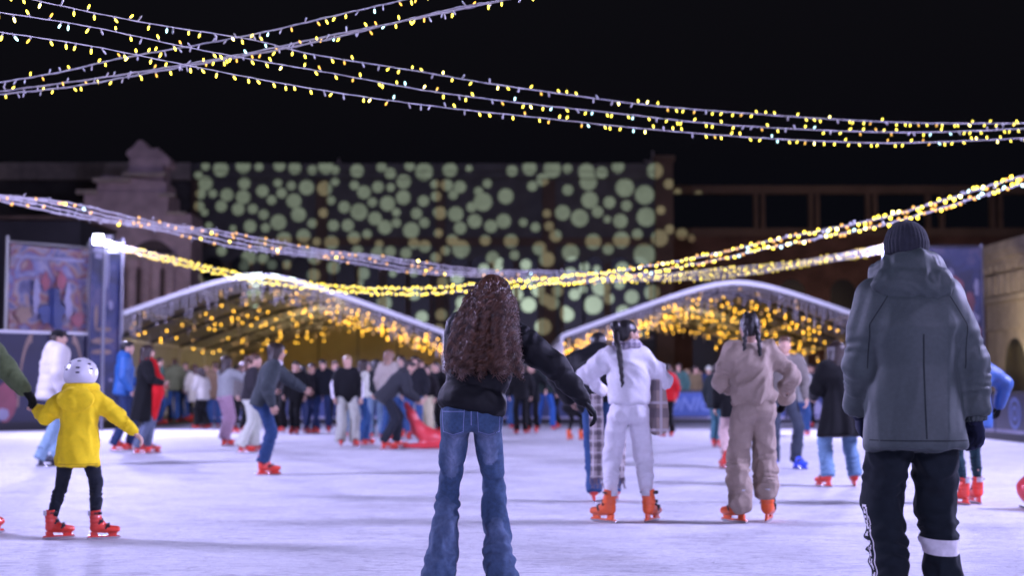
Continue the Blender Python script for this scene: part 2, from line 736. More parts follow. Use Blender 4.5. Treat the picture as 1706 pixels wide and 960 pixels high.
xs = np.linspace(-9.5, 10.2, 11)
bl = ['with pale and red shapes behind the olive jacket', 'with blue banner, behind the woman in lilac trousers', 'behind the woman in the grey cardigan',
      'behind the boy in the black hoodie', 'behind the girls in pale trousers', 'behind the curly haired woman', 'under the stretched arm of the curly haired woman',
      'lettered SONIC, beside the white tracksuit', 'behind the beige tracksuit', 'half hidden behind the long dark coat']
for i in range(10):
    board(xs[i], 42.8, xs[i + 1], 42.8, 'low navy rink board ' + bl[i], i, pics=(4 if i in (0, 1) else 1 if i in (3, 9) else 0))
# the lettered banner: its own board face stands exactly where the letters are read
for i, (ya, yb) in enumerate(((27.4, 30.3), (30.3, 33.4), (33.4, 36.6), (36.6, 39.7), (39.7, 42.7))):
    board(10.25, yb, 10.25, ya, ['dark navy board with blue ring emblem at the right rink edge', 'dark navy side board right behind the blue jacket', 'dark side board under the dark banner tower', 'dark side board hidden behind the grey jacket', 'dark side board at the far corner of the rink'][i], 40 + i, ring=(i == 0))
t = thing('sponsor_banner', (1.0, 42.7, 0), 'blue banner lettered SONIC hung on the far rink board', 'banner')
p = MB(); xa, xb = at(1092, 670, 42.7).x, at(1182, 670, 42.7).x
p.box((xa - 1.0, -.03, .25), (xb - 1.0, -.005, .95)); p.build('cloth', mat('blue_banner', (.028, .065, .24), .5, var=.2, scale=3), t)
me = text_mesh('SONIC', .58, .004, .3, 1.0)
link('lettering', me, t, LETTER, ((xa + xb) / 2 - 1.0, -.038, .41))

# tall hoarding, mural and banner towers
m, nt, b = newmat('mural_print')
b.inputs['Roughness'].default_value = .5
tc = nt.nodes.new('ShaderNodeTexCoord')
def art(nt, b, tc, stops, scale, dist):
    n1 = nt.nodes.new('ShaderNodeTexNoise')
    n1.inputs['Scale'].default_value = scale
    n1.inputs['Detail'].default_value = 6
    n1.inputs['Distortion'].default_value = dist
    cr = nt.nodes.new('ShaderNodeValToRGB')
    e = cr.color_ramp.elements
    while len(e) < len(stops):
        e.new(.5)
    for k, (q, c) in enumerate(stops):
        e[k].position = q
        e[k].color = (*c, 1)
    nt.links.new(tc.outputs['Object'], n1.inputs['Vector'])
    nt.links.new(n1.outputs['Fac'], cr.inputs['Fac'])
    nt.links.new(cr.outputs[0], b.inputs['Base Color'])


art(nt, b, tc, [(.28, (.03, .035, .09)), (.40, (.10, .10, .19)), (.47, (.20, .17, .20)), (.50, (.24, .15, .11)), (.54, (.16, .05, .06)), (.60, (.09, .10, .22)), (.70, (.26, .23, .27))], 1.35, 1.6)
MURAL = m
P0, P1 = Vector((-14.5, 34.6, 0)), Vector((-11.35, 38.0, 0))
ang = math.atan2(P1.y - P0.y, P1.x - P0.x)
LH = (P1 - P0).length
t = thing('hoarding', P0, 'tall dark blue hoarding wall behind the person in the white puffer', 'hoarding', rz=ang)
p = MB(); p.box((0, 0, .0), (LH, .08, 2.5)); p.build('panel', NAVY, t)
p = MB(); p.box((-.02, -.04, 2.502), (LH + .02, .12, 2.57)); p.build('top_rail', mat('white_rail', (.75, .75, .8), .4), t)
p = MB(); p.box((0, -.02, -.05), (LH, -.002, .22)); p.build('kick_plate', DARKM, t)
for cx in (3.05, 4.2):
    p = MB()
    n = 14
    V = []
    for i in range(n):
        a = PI * i / (n - 1) * .5
        for q in (.75, .66):
            V += [(cx + (q if cx > 4 else -q) * math.cos(a) * .5, -.012, .6 + 1.9 * math.sin(a) * (q / .75))]
    p.add(V, [(2 * i, 2 * i + 2, 2 * i + 3, 2 * i + 1) for i in range(n - 1)])
    p.build('printed_arch', TANP, t)
for k, (cx, cz, rx, rz, mm) in enumerate(((2.35, .75, .3, .5, REDP), (2.3, .42, .16, .16, PALE), (3.75, 1.3, .12, .22, PALE), (.75, .6, .15, .3, BLUEP), (2.0, 1.4, .1, .1, PALE), (4.45, .9, .1, .12, PALE))):
    p = MB(); p.prism(blob(cx, cz, rx, rz, 0, 0, 70 + k, 18, .12), -.016 - k * .003, -.013 - k * .003); p.build('printed_shape', mm, t)

t = thing('mural_banner', P0 + Vector((.05, .12, 0)), 'big faded printed banner with snowy shapes above the blue hoarding', 'banner', rz=ang)
nx, nz = 30, 14
V, Q = [], []
for j in range(nz + 1):
    for i in range(nx + 1):
        u, w = i / nx, j / nz
        V.append((2.28 + u * 2.25, .035 * math.sin(u * 19 + w * 4) * math.sin(w * 3.1) + .02 * math.sin(u * 7 - w * 9), 2.58 + 2.25 * w - .06 * math.sin(PI * u) * w))
for j in range(nz):
    for i in range(nx):
        a = j * (nx + 1) + i
        Q.append((a, a + 1, a + nx + 2, a + nx + 1))
link('cloth', np_mesh('cloth', V, Q), t, MURAL)
mura = [(2.75, 3.85, .22, .26, REDP), (3.55, 3.9, .2, .25, REDP), (3.1, 3.0, .6, .34, BLUEP), (2.3, 3.5, .16, .5, PALE), (3.9, 3.35, .16, .5, PALE), (3.15, 3.5, .3, .25, BLUEP), (4.45, 2.9, .35, .2, REDP), (1.7, 2.95, .3, .25, TANP)]
for k, (cx, cz, rx, rz, mm) in enumerate(mura):
    p = MB(); p.prism(blob(2.28 + (cx - 1.05) * .57, cz, rx * .6, rz, 0, 0, 170 + k, 26, .38), -.075 - k * .003, -.073 - k * .003); p.build('printed_shape', mm, t)
p = MB(); p.box((2.4, -.06, 4.44), (4.4, -.058, 4.52)); p.build('caption_strip', PALE, t)
for x in (2.24, 4.56):
    p = MB(); p.tube([(x, .06, 0), (x, .06, 5.0)], .045, 8); p.build('post', mat('steel_post', (.45, .45, .42), .4, .5), t)
p = MB(); p.tube([(2.24, .06, 4.86), (4.56, .06, 4.86)], .03, 6); p.build('crossbar', MATS['steel_post'], t)


m, nt, b = newmat('tower_banner')
b.inputs['Roughness'].default_value = .45
tc = nt.nodes.new('ShaderNodeTexCoord')
art(nt, b, tc, [(.30, (.008, .010, .030)), (.45, (.02, .024, .075)), (.54, (.03, .04, .13)), (.61, (.09, .08, .16)), (.70, (.022, .02, .075))], 1.1, 1.0)
MATS['tower_banner'] = m


def tower(px0, px1, d, ztop, zbot, label, seed, shapes, name='banner_tower'):
    a, bb = at(px0, 600, d), at(px1, 600, d)
    t = thing(name, (a.x, d, 0), label, 'banner tower')
    w = bb.x - a.x
    p = MB(); p.box((.03, .02, zbot), (w - .03, .05, ztop - .05)); p.build('banner', mat('tower_banner', (.030, .032, .10), .42, var=.35, scale=2.2), t)
    for x in (0, w):
        p = MB(); p.tube([(x, .1, -.06), (x, .1, ztop + .06)], .05, 8); p.build('post', mat('grey_post', (.25, .25, .3), .35, .7), t)
    for z in (zbot + .4, (zbot + ztop) / 2, ztop):
        p = MB(); p.tube([(0, .1, z), (w, .1, z)], .03, 6); p.build('crossbar', MATS['grey_post'], t)
    p = MB(); p.tube([(0, .12, zbot), (w, .12, ztop)], .02, 6); p.build('brace', MATS['grey_post'], t)
    for k, (u, z, rx, rz, mm, wob) in enumerate(shapes):
        p = MB(); p.prism(blob(u * w, z, rx, rz, 0, 0, seed + k, 16, wob), .002 - k * .003, .004 - k * .003 + .0008); p.build('printed_shape', mm, t)
    return t, w


tower(146, 199, 37.9, 5.05, .3, 'narrow violet banner tower beside the bright left floodlight', 300,
      [(.55, 4.3, .07, .55, PALE, .15), (.35, 4.75, .2, .18, PALE, .3), (.45, 2.35, .28, .09, TANP, .15), (.45, 2.05, .28, .07, TANP, .15), (.5, 2.65, .2, .06, TANP, .15), (.7, 3.3, .06, .12, PALE, .2), (.25, 3.0, .05, .35, TANP, .2), (.75, 1.3, .05, .05, PALE, .2)])
tower(1478, 1641, 37.6, 4.86, .3, 'dark blue banner tower with red printed figure shape behind the man', 400,
      [(.66, 4.12, .10, .13, PALE, .2), (.72, 3.72, .2, .32, REDP, .2), (.86, 3.35, .12, .3, REDP, .25), (.93, 3.75, .06, .2, PALE, .3), (.63, 3.55, .3, .42, REDP, .2), (.55, 3.85, .25, .12, REDP, .2), (.8, 3.2, .16, .3, REDP, .25), (.88, 2.5, .2, .35, REDP, .3), (.9, 2.9, .12, .2, PALE, .3), (.75, 2.1, .3, .2, PALE, .3), (.9, 1.6, .25, .3, REDP, .3)])
for i, u in enumerate((.5, .58, .66, .76, .86, .94)):
    pass
# caption of the right tower: pale illegible blocks as in the photograph
pp = at(1565, 430, 37.55)

# ================================================================ floodlights
LAMP = emit('lamp_lens', (.62, .64, 1.0), 90, sample=False)
WHITEM = mat('lamp_housing', (.3, .3, .32), .4, .5)


def floodlight(px, py, d, label, target):
    c = at(px, py, d)
    t = thing('floodlight', (c.x, d, 0), label, 'floodlight', 'floodlights on rinkside poles')
    p = MB(); p.tube([(0, .15, -.06), (0, .15, c.z - .1)], .05, 8); p.build('pole', MATS['grey_post'], t)
    p = MB(); p.tube([(-.5, .15, c.z - .32), (.5, .15, c.z - .32)], .03, 6); p.build('crossarm', MATS['grey_post'], t)
    for dx, dz, target in ((-.13, 0, target), (.15, -.02, (c.x * .7, 47, 4.0))):
        q = (Vector(target) - Vector((c.x + dx, d, c.z + dz))).to_track_quat('-Y', 'Z').to_matrix().to_4x4()
        mw = Matrix.Translation((dx, 0, c.z + dz)) @ q
        p = MB(); p.box((-.125, 0, -.13), (.125, .07, .13))
        for k in range(5):
            p.box((-.11 + k * .05, .0705, -.12), (-.095 + k * .05, .11, .12))
        h = link('lamp_head', p.mesh('lamp_head'), t, WHITEM, mw=mw)
        p = MB(); p.box((-.115, -.012, -.12), (.115, -.003, .12)); link('lens', p.mesh('lens'), h, LAMP)
    return c


cl = floodlight(172, 399, 37.0, 'glaring white floodlight on the left pole beside the violet tower', (0, 8, 1))
cr_ = floodlight(1508, 408, 36.8, 'floodlight on the right pole, hidden behind the man\'s knitted hat', (0, 8, 1))


def lamp(name, loc, power, col=VIO, size=.22):
    d = bpy.data.lights.new(name, 'POINT')
    d.energy = power
    d.color = col
    d.shadow_soft_size = size
    o = bpy.data.objects.new(name, d)
    COL.objects.link(o)
    o.location = loc
    return o


flood('lamp_left_pole', (cl.x + .1, 36.7, cl.z), (2, 17, 0), 2700, size=.5)
flood('lamp_right_pole', (cr_.x - .1, 36.5, cr_.z), (-2, 17, 0), 2700, size=.5)


def tent_flood(name, loc, target, power, deg):
    d = bpy.data.lights.new(name, 'SPOT')
    d.energy = power
    d.color = VIO
    d.shadow_soft_size = .15
    d.spot_size = R(deg)
    d.spot_blend = .5
    o = bpy.data.objects.new(name, d)
    COL.objects.link(o)
    o.location = loc
    o.rotation_euler = (Vector(target) - Vector(loc)).to_track_quat('-Z', 'Y').to_euler()


tent_flood('lamp_left_tent', (cl.x + 1.0, 36.5, cl.z), (-7.0, 46, 4.0), 3000, 86)
tent_flood('lamp_right_tent', (cr_.x - 1.0, 36.4, cr_.z), (6.8, 49, 4.0), 3800, 86)
tent_flood('lamp_left_banner', (cl.x + .25, 36.3, cl.z + .3), (-11.0, 37.9, 3.6), 60, 130)
flood('lamp_left_side', (-15.5, 15, 8.5), (2, 19, 0), 5100, size=3.0)
flood('lamp_right_side', (14.5, 12, 8.5), (-2, 18, 0), 5600, size=3.0)
flood('lamp_left_near', (-10, -9, 7.5), (0, 10, 0), 900, size=1.2)
flood('lamp_right_near', (9, -8, 6.5), (0, 11, 0), 1800, size=.8)

# ================================================================ buildings
def brick_mat(name, c1, c2, mortar, sc=1.0):
    m, nt, b = newmat(name)
    tc = nt.nodes.new('ShaderNodeTexCoord')
    mp = nt.nodes.new('ShaderNodeMapping')
    mp.inputs['Rotation'].default_value = (R(90), 0, 0)
    br = nt.nodes.new('ShaderNodeTexBrick')
    br.inputs['Scale'].default_value = sc
    br.inputs['Color1'].default_value = (*c1, 1)
    br.inputs['Color2'].default_value = (*c2, 1)
    br.inputs['Mortar'].default_value = (*mortar, 1)
    br.inputs['Brick Width'].default_value = .28
    br.inputs['Row Height'].default_value = .09
    br.inputs['Mortar Size'].default_value = .012
    nt.links.new(tc.outputs['Object'], mp.inputs[0])
    nt.links.new(mp.outputs[0], br.inputs['Vector'])
    n = nt.nodes.new('ShaderNodeTexNoise')
    n.inputs['Scale'].default_value = .6
    n.inputs['Detail'].default_value = 7
    nt.links.new(tc.outputs['Object'], n.inputs['Vector'])
    mx = nt.nodes.new('ShaderNodeMix')
    mx.data_type = 'RGBA'
    mx.blend_type = 'MULTIPLY'
    mx.inputs['Factor'].default_value = .6
    nt.links.new(br.outputs['Color'], mx.inputs[6])
    nt.links.new(n.outputs['Fac'], mx.inputs[7])
    nt.links.new(mx.outputs[2], b.inputs['Base Color'])
    b.inputs['Roughness'].default_value = .9
    return m


BRICK = brick_mat('brick', (.27, .165, .11), (.22, .13, .09), (.2, .17, .14))
PLASTER = mat('grey_plaster', (.15, .145, .135), .9, bump=.3, scale=3, var=.16)
STONE = mat('stone_trim', (.5, .42, .36), .85, bump=.3, scale=6, var=.2)
PINKST = mat('portal_plaster', (.56, .42, .45), .9, bump=.35, scale=3, var=.25)
VOID = mat('dark_opening', (.012, .012, .014), .35)
ROOFM = mat('roof_tile', (.17, .11, .08), .85, bump=.5, scale=6, var=.3)


def arch_pts(cx, w, z0, z1, n=10):
    zc = z1 - w / 2
    return [(cx - w / 2, z0), (cx + w / 2, z0)] + [(cx + w / 2 * math.cos(PI * i / n), zc + w / 2 * math.sin(PI * i / n)) for i in range(n + 1)]


D = 100.0
X = lambda px, d=D: at(px, 500, d).x * 1.0
Zp = lambda py, d=D: at(CX, py, d).z
t = thing('theatre_building', (0, D, 0), 'long old brick and plaster building with round light spots projected over its facade', 'building')
p = MB(); p.box((X(318), 0, -.06), (X(1091), 9, Zp(276))); p.build('wall', PLASTER, t)
p = MB(); p.box((X(318), -.55, Zp(299)), (X(1090), -.002, Zp(288))); p.build('cornice', PLASTER, t)
p = MB(); p.box((X(318), -.8, Zp(287.5)), (X(1090), -.002, Zp(275))); p.build('cornice', PLASTER, t)
p = MB(); p.box((X(318), -.25, Zp(410)), (X(1090), -.002, Zp(396))); p.build('string_course', BRICK, t)
p = MB(); p.box((X(318), -.12, Zp(437)), (X(1090), -.003, Zp(410.5))); p.build('frieze', PLASTER, t)
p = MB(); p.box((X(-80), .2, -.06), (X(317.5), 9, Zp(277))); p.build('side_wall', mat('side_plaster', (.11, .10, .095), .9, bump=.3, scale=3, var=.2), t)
p = MB(); p.prism([(X(-80), Zp(301)), (X(317), Zp(301)), (X(317), Zp(273)), (X(-80), Zp(273))], -.6, .19); p.build('side_eave', STONE, t)
for a, bb in ((526, 545), (726, 741), (904, 925), (318, 328)):
    p = MB(); p.box((X(a), -.35, -.06), (X(bb), -.003, Zp(300))); p.build('pilaster', BRICK, t)
p = MB(); p.box((X(1091.5), -.7, -.06), (X(1121), 9, Zp(270)), 0); p.box((X(1089), -.95, Zp(269.5)), (X(1124), 9, Zp(262)), 0); p.build('corner_tower', BRICK, t)
for c in (355, 400, 455, 500, 575, 615, 660, 700, 765, 800, 840, 880, 955, 980 + 10, 1033, 1065):
    f = MB(); f.prism(arch_pts(X(c), 1.8, Zp(560), Zp(424)), -.10, -.004); w = f.build('window_surround', BRICK, t)
    f = MB(); f.prism(arch_pts(X(c), 1.35, Zp(558), Zp(428)), -.13, -.103); f.build('pane', VOID, w)
    f = MB(); f.box((X(c) - .95, -.3, Zp(566)), (X(c) + .95, -.004, Zp(561))); f.build('sill', STONE, w)
for c, h in ((562, 13), (1090, 26)):
    f = MB(); z = Zp(275); k = h / 2370 * D
    f.lathe([(.28, 0), (.28, .12 * k), (.12, .2 * k), (.2, .35 * k), (.08, .5 * k), (.05, .8 * k), (.09, .9 * k), (.02, k)], 8, Matrix.Translation((X(c), .3, z)))
    f.tube([(X(c) - .55 * k, .3, z + .35 * k), (X(c) - .2 * k, .3, z + .2 * k), (X(c) + .25 * k, .3, z + .25 * k)], .06, 5)
    f.build('finial', STONE, t)

# church-like stepped portal
DP = 84.0
t = thing('portal_gable', (0, DP, 0), 'stepped baroque stone gable with two scrolls on top, left of the spotted facade', 'gable')
x = lambda cx: X(cx / 2.527, DP)
z = lambda cy: Zp(220 + cy / 2.527, DP)
p = MB(); p.prism([(x(345), -.06), (x(800), -.06), (x(800), z(345)), (x(700), z(345)), (x(700), z(262)), (x(690), z(250)), (x(400), z(250)), (x(400), z(262)), (x(345), z(262))], 0, 3); p.build('wall', PINKST, t)
p = MB(); p.prism([(x(392), z(249)), (x(690), z(249)), (x(690), z(215)), (x(680), z(205)), (x(420), z(180)), (x(400), z(200))], .15, 2.6); p.build('gable_step', PINKST, t)
p = MB(); p.prism([(x(520), z(178)), (x(672), z(200)), (x(672), z(105)), (x(530), z(105))], .3, 2.2); p.build('gable_tower', PINKST, t)
p = MB()
for q in (((x(318), -.4, z(263)), (x(402), -.002, z(246))), ((x(385), -.35, z(212)), (x(540), .148, z(196))), ((x(505), -.2, z(185)), (x(690), .29, z(172))), ((x(668), -.4, z(275)), (x(735), -.002, z(262))), ((x(700), -.4, z(350)), (x(780), -.003, z(338)))):
    p = MB(); p.box(*q); p.build('cornice', STONE, t)
p = MB(); p.prism([(x(a_), z(b_)) for a_, b_ in [(530, 150), (530, 108), (512, 90), (516, 72), (535, 62), (548, 48), (560, 30), (578, 28), (592, 42), (604, 62), (625, 66), (645, 60), (660, 76), (682, 92), (700, 112), (703, 130), (690, 142), (674, 138), (672, 152)]], .4, 1.9); p.build('scroll_top', PINKST, t)
p = MB(); p.prism(arch_pts(x(640), x(735) - x(545), 0, z(455), 14), -.06, -.003); w = p.build('recess_shade', mat('recess_shade', (.12, .09, .09), .9), t)  # wall stays flat, the recess shade is put into a dark sheet
for cx in (560, 620, 660, 720):
    p = MB(); p.lathe([(.46, 0), (.46, .6), (.34, .65), (.30, z(560) - .4), (.48, z(545) - .2), (.48, z(540))], 12, Matrix.Translation((x(cx), -.45, 0))); p.build('column', PINKST, t)
p = MB(); p.box((x(530), -.9, z(540)), (x(745), -.01, z(520))); p.build('entablature', STONE, t)

# low annex far left
t = thing('annex', (0, 56, 0), 'low dark annex roof behind the faded printed banner', 'building')
p = MB(); p.box((X(-120, 56), 0, -.06), (X(131, 56), 5, Zp(368, 56))); p.build('wall', mat('annex_wall', (.07, .065, .07), .9, var=.2, scale=2), t)
p = MB(); p.box((X(-122, 56), -.4, Zp(367.5, 56)), (X(134, 56), 5, Zp(361, 56))); p.build('roof', ROOFM, t)

# open brick frame on the right
DR = 106.0
t = thing('roofless_wall', (0, DR, 0), 'roofless brick wall of open square bays against the black sky', 'ruin')
p = MB()
for a, bb in ((309, 322), (380, 393)):
    p = MB(); p.box((X(1122, DR), 0, Zp(bb, DR)), (X(1790, DR), .7, Zp(a, DR))); p.build('beam', BRICK, t)
for a in (1258, 1270, 1350, 1361, 1446, 1458, 1547, 1570, 1655, 1668):
    p = MB(); p.box((X(a, DR), .05, Zp(380, DR)), (X(a + 7, DR), .6, Zp(322.2, DR))); p.build('pillar', BRICK, t)
p = MB(); p.box((X(1122, DR), .1, -.06), (X(1790, DR), .8, Zp(393.3, DR))); p.build('lower_wall', mat('old_brick', (.14, .075, .055), .95, bump=.5, scale=2, var=.35), t)
for c in (1175, 1240, 1320, 1405, 1490):
    p = MB(); p.prism(arch_pts(X(c, DR), 1.9, 0, Zp(465, DR)), .05, .097); p.build('arched_opening', VOID, t)

# warm stone building at the right edge
t = thing('stone_building', (16.75, 48, 0), 'warm lit stone building with dentil cornice at the right edge', 'building')
WST = mat('warm_stone', (.42, .34, .24), .85, bump=.35, scale=5, var=.2)
p = MB(); p.box((0, -22, -.06), (8, 2.2, 5.0)); p.build('wall', WST, t)
for j, (z0, z1, o_) in enumerate(((5.0, 5.25, .12), (5.252, 5.42, .3), (5.422, 5.62, .42), (5.622, 5.95, .5))):
    p = MB(); p.box((-o_, -22, z0), (8, 2.2 + o_ * .3, z1)); p.build('cornice', WST, t)
p = MB(); p.box((-.03, -22, 4.22), (-.002, 2.2, 4.95)); p.build('painted_gap_shade', mat('shaded_stone', (.10, .07, .05), .9), t)  # dark strip, shade between the balusters put into the stone colour
for i in range(17):
    y = 1.9 - i * .62
    p = MB(); p.box((-.22, y, 4.25), (-.031, y + .34, 4.92)); p.build('baluster', WST, t)
for i in range(19):
    y = 1.95 - i * .55
    p = MB(); p.box((-.30, y, 5.02), (-.121, y + .28, 5.24)); p.build('dentil', WST, t)
p = MB(); p.box((-.18, -22, 4.0), (-.003, 2.2, 4.2)); p.build('string_course', WST, t)
p = MB(); p.box((-.14, -22, 3.05), (-.003, 2.2, 3.15)); p.build('string_course', WST, t)
for i in range(7):
    y0 = -.6 - i * 3.0
    f = MB(); f.prism([(-pt[0], pt[1]) for pt in arch_pts(0, 2.0, 0, 2.75)][::-1], -.004, .03)
    link('arched_doorway', f.mesh('arched_doorway'), t, VOID, mw=Matrix.Translation((0, y0, 0)) @ Matrix.Rotation(-PI / 2, 4, 'Z'))
wl = bpy.data.lights.new('wall_washer', 'SPOT'); wl.energy = 230; wl.color = (1, .84, .64); wl.spot_size = R(110); wl.shadow_soft_size = .15; wl.spot_blend = .6
o = bpy.data.objects.new('wall_washer', wl); COL.objects.link(o); o.location = (15.0, 45, 2.6)
o.rotation_euler = (Vector((16.8, 47.5, 3.6)) - o.location).to_track_quat('-Z', 'Y').to_euler()

cl_ = bpy.data.lights.new('added_building_fill', 'POINT'); cl_.energy = 900; cl_.color = (1, .66, .42); cl_.shadow_soft_size = .3  # unseen warm fill added to brighten the roofless brick wall
o = bpy.data.objects.new('added_building_fill', cl_); COL.objects.link(o); o.location = (24, 92, 6)
cl_ = bpy.data.lights.new('added_building_fill', 'POINT'); cl_.energy = 520; cl_.color = (.95, .80, .90); cl_.shadow_soft_size = .3  # second unseen fill, added to brighten the portal gable
o = bpy.data.objects.new('added_building_fill', cl_); COL.objects.link(o); o.location = (-19, 74, 5)

# ================================================================ projected round spots
c1 = '145,130,25 232,145,45 360,128,43 450,133,25 567,125,35 655,140,37 755,150,28 832,130,45 885,150,25 1010,155,40 1150,135,30 1200,170,33 1310,128,30 1393,160,52 1535,150,38 105,180,25 145,225,42 367,225,35 470,268,36 558,222,25 635,238,27 722,248,44 825,255,44 885,215,24 995,235,27 1050,275,40 1130,245,34 1203,248,25 1277,215,42 1275,305,43 1390,325,33 1455,230,26 1520,235,32 118,285,30 187,283,25 268,290,38 360,303,42 523,320,28 580,280,30 650,325,44 862,322,26 938,360,35 1022,387,50 1098,332,28 1185,340,45 110,355,30 140,390,22 235,355,34 332,372,37 415,370,29 477,403,30 562,447,46 677,403,44 818,395,28 1113,425,40 1170,475,42 1235,390,25 1235,450,28 1320,493,48 1350,397,33 1395,450,30 1462,298,30 1470,390,27 400,470,37 488,478,27 755,453,28 875,465,33 958,465,36 165,467,22 302,483,20 593,545,44 705,525,40 865,565,42 993,535,37 1068,515,28 780,560,25 1475,510,25 470,570,42 1137,575,25 1200,615,33 1290,625,33 1335,570,33 1397,585,36 1125,625,36 1013,610,32 720,600,28 238,610,30 392,650,44 475,655,32 525,690,28 610,690,25 770,650,40 875,705,38 762,750,38 365,700,28 1045,740,38 1215,740,22 1335,735,25'
c2 = '105,150,40 210,142,20 85,235,35 25,300,26 158,245,37 120,290,28 315,225,27 265,270,27 290,330,55 420,298,46 455,155,33 555,140,42 685,145,52 772,143,28 630,205,37 572,240,30 880,160,48 968,165,36 892,215,52 1060,132,38 1272,155,48 775,262,32 900,320,50 1100,250,55 1213,290,57 1012,333,36 1110,352,32 225,360,30 135,400,45 45,395,38 243,440,42 408,440,43 335,470,38 160,480,37 520,448,25 590,475,28 655,398,25 667,470,28 745,392,45 843,423,52 945,387,34 1000,430,22 1075,440,43 1222,417,57 1350,230,30 1305,380,26 1355,490,28 303,550,32 450,555,42 705,525,36 612,597,40 920,558,47 1080,548,50 1172,515,32 1298,540,50 790,620,50 1005,600,33 1213,633,65 655,660,45 345,650,38 470,635,28 535,690,32 165,600,52 75,610,28 115,550,35 20,650,30 295,715,32 385,670,20 870,705,30 940,715,22 790,740,35 965,815,55 1070,800,32 715,840,34 813,860,33 860,830,25 605,835,40 645,890,36 1140,875,42 1255,850,45 920,920,55 1008,885,32 550,920,45 35,510,25 480,860,40 430,930,35 1090,960,40 1190,965,30 760,955,30 1410,255,22 1530,275,28 1435,495,34 1490,520,22'
SPOTS = [(300 + float(a) / 3.428, 240 + float(b_) / 3.428, float(r) / 3.428) for a, b_, r in (s.split(',') for s in c1.split())]
SPOTS += [(720 + float(a) / 3.428, 240 + float(b_) / 3.428, float(r) / 3.428) for a, b_, r in (s.split(',') for s in c2.split())]
SPOTS += [(800, 520, 12), (830, 545, 10), (770, 505, 11), (905, 545, 14), (920, 505, 12), (690, 490, 11), (640, 505, 13), (735, 525, 10), (945, 525, 12), (985, 515, 9)]
_r = random.Random(12)
for _ in range(46):
    a_, b_, c_ = _r.uniform(335, 1110), _r.uniform(440, 575), _r.uniform(6, 13)
    if all(math.hypot(a_ - q[0], b_ - q[1]) > (c_ + q[2]) * .8 for q in SPOTS):
        SPOTS.append((a_, b_, c_))
pr = bpy.data.lights.new('facade_projector', 'SPOT')
pr.spot_size = R(34)
pr.spot_blend = 0
pr.shadow_soft_size = 0.02
pr.energy = 1.0
po = bpy.data.objects.new('facade_projector', pr)
COL.objects.link(po)
po.location = (1.5, -4.0, 5.0)
tgt = at(720, 400, D)
po.rotation_euler = (tgt - po.location).to_track_quat('-Z', 'Y').to_euler()
bpy.context.view_layer.update()
inv = po.matrix_world.inverted()
pr.use_nodes = True
nt = pr.node_tree
N, L = nt.nodes.new, nt.links.new
em = nt.nodes['Emission']
tc = N('ShaderNodeTexCoord')
sp = N('ShaderNodeSeparateXYZ')
L(tc.outputs['Normal'], sp.inputs[0])
vd = N('ShaderNodeVectorMath'); vd.operation = 'DIVIDE'
cz = N('ShaderNodeCombineXYZ')
for i in range(3):
    L(sp.outputs[2], cz.inputs[i])
L(tc.outputs['Normal'], vd.inputs[0]); L(cz.outputs[0], vd.inputs[1])
acc = None
for (px, py, r) in SPOTS:
    w = at(px, py, D)
    q = inv @ w
    uv = (q.x / q.z, q.y / q.z, 1.0)
    rr = (r * 0.97 / F_PX * D) / abs(q.z)
    ds = N('ShaderNodeVectorMath'); ds.operation = 'DISTANCE'
    ds.inputs[1].default_value = uv
    L(vd.outputs[0], ds.inputs[0])
    lt = N('ShaderNodeMath'); lt.operation = 'DIVIDE'
    L(ds.outputs['Value'], lt.inputs[0]); lt.inputs[1].default_value = rr
    if acc is None:
        acc = lt.outputs[0]
    else:
        mx = N('ShaderNodeMath'); mx.operation = 'MINIMUM'
        L(acc, mx.inputs[0]); L(lt.outputs[0], mx.inputs[1])
        acc = mx.outputs[0]
mr = N('ShaderNodeMapRange')
mr.inputs['From Min'].default_value = 1.07
mr.inputs['From Max'].default_value = .90
L(acc, mr.inputs['Value'])
mc = N('ShaderNodeMix'); mc.data_type = 'RGBA'
L(mr.outputs[0], mc.inputs['Factor'])
mc.inputs[6].default_value = (0, 0, 0, 1)
mc.inputs[7].default_value = (.80, 1.0, .74, 1)
L(mc.outputs[2], em.inputs['Color'])
em.inputs['Strength'].default_value = 4.6e5

# ================================================================ tents
PVC = mat('tent_fabric', (.50, .50, .48), .6, bump=.2, scale=2, var=.08)
BEAM = mat('white_beam', (.82, .82, .84), .35)
ALU = mat('tent_frame', (.12, .12, .12), .45, .5)
GOLD = emit('gold_bulb', (1.0, .50, .04), 10.5)
GOLDW = emit('pale_gold_bulb', (1.0, .55, .22), 2.0)
CLEARB = mat('unlit_bulb', (.75, .72, .8), .15, spec=.8)
CABLE = mat('pale_cable', (.62, .58, .60), .5)


def ico(r, sx=1, sub=1):
    bm = bmesh.new()
    bmesh.ops.create_icosphere(bm, subdivisions=sub, radius=r)
    for v in bm.verts:
        v.co.z *= sx
    me = bpy.data.meshes.new('bulb')
    bm.to_mesh(me)
    bm.free()
    me.polygons.foreach_set('use_smooth', [True] * len(me.polygons))
    return me


TB_LIT = ico(.029); TB_LIT.materials.append(GOLD)
TB_DIM = ico(.030); TB_DIM.materials.append(GOLDW)
TB_OFF = ico(.026, 1.6); TB_OFF.materials.append(CLEARB)


def prof_z(u, zp=4.75, ze=2.9):
    return zp - (zp - ze) * (math.sqrt(u * u + .05) - math.sqrt(.05)) / (math.sqrt(1.05) - math.sqrt(.05))


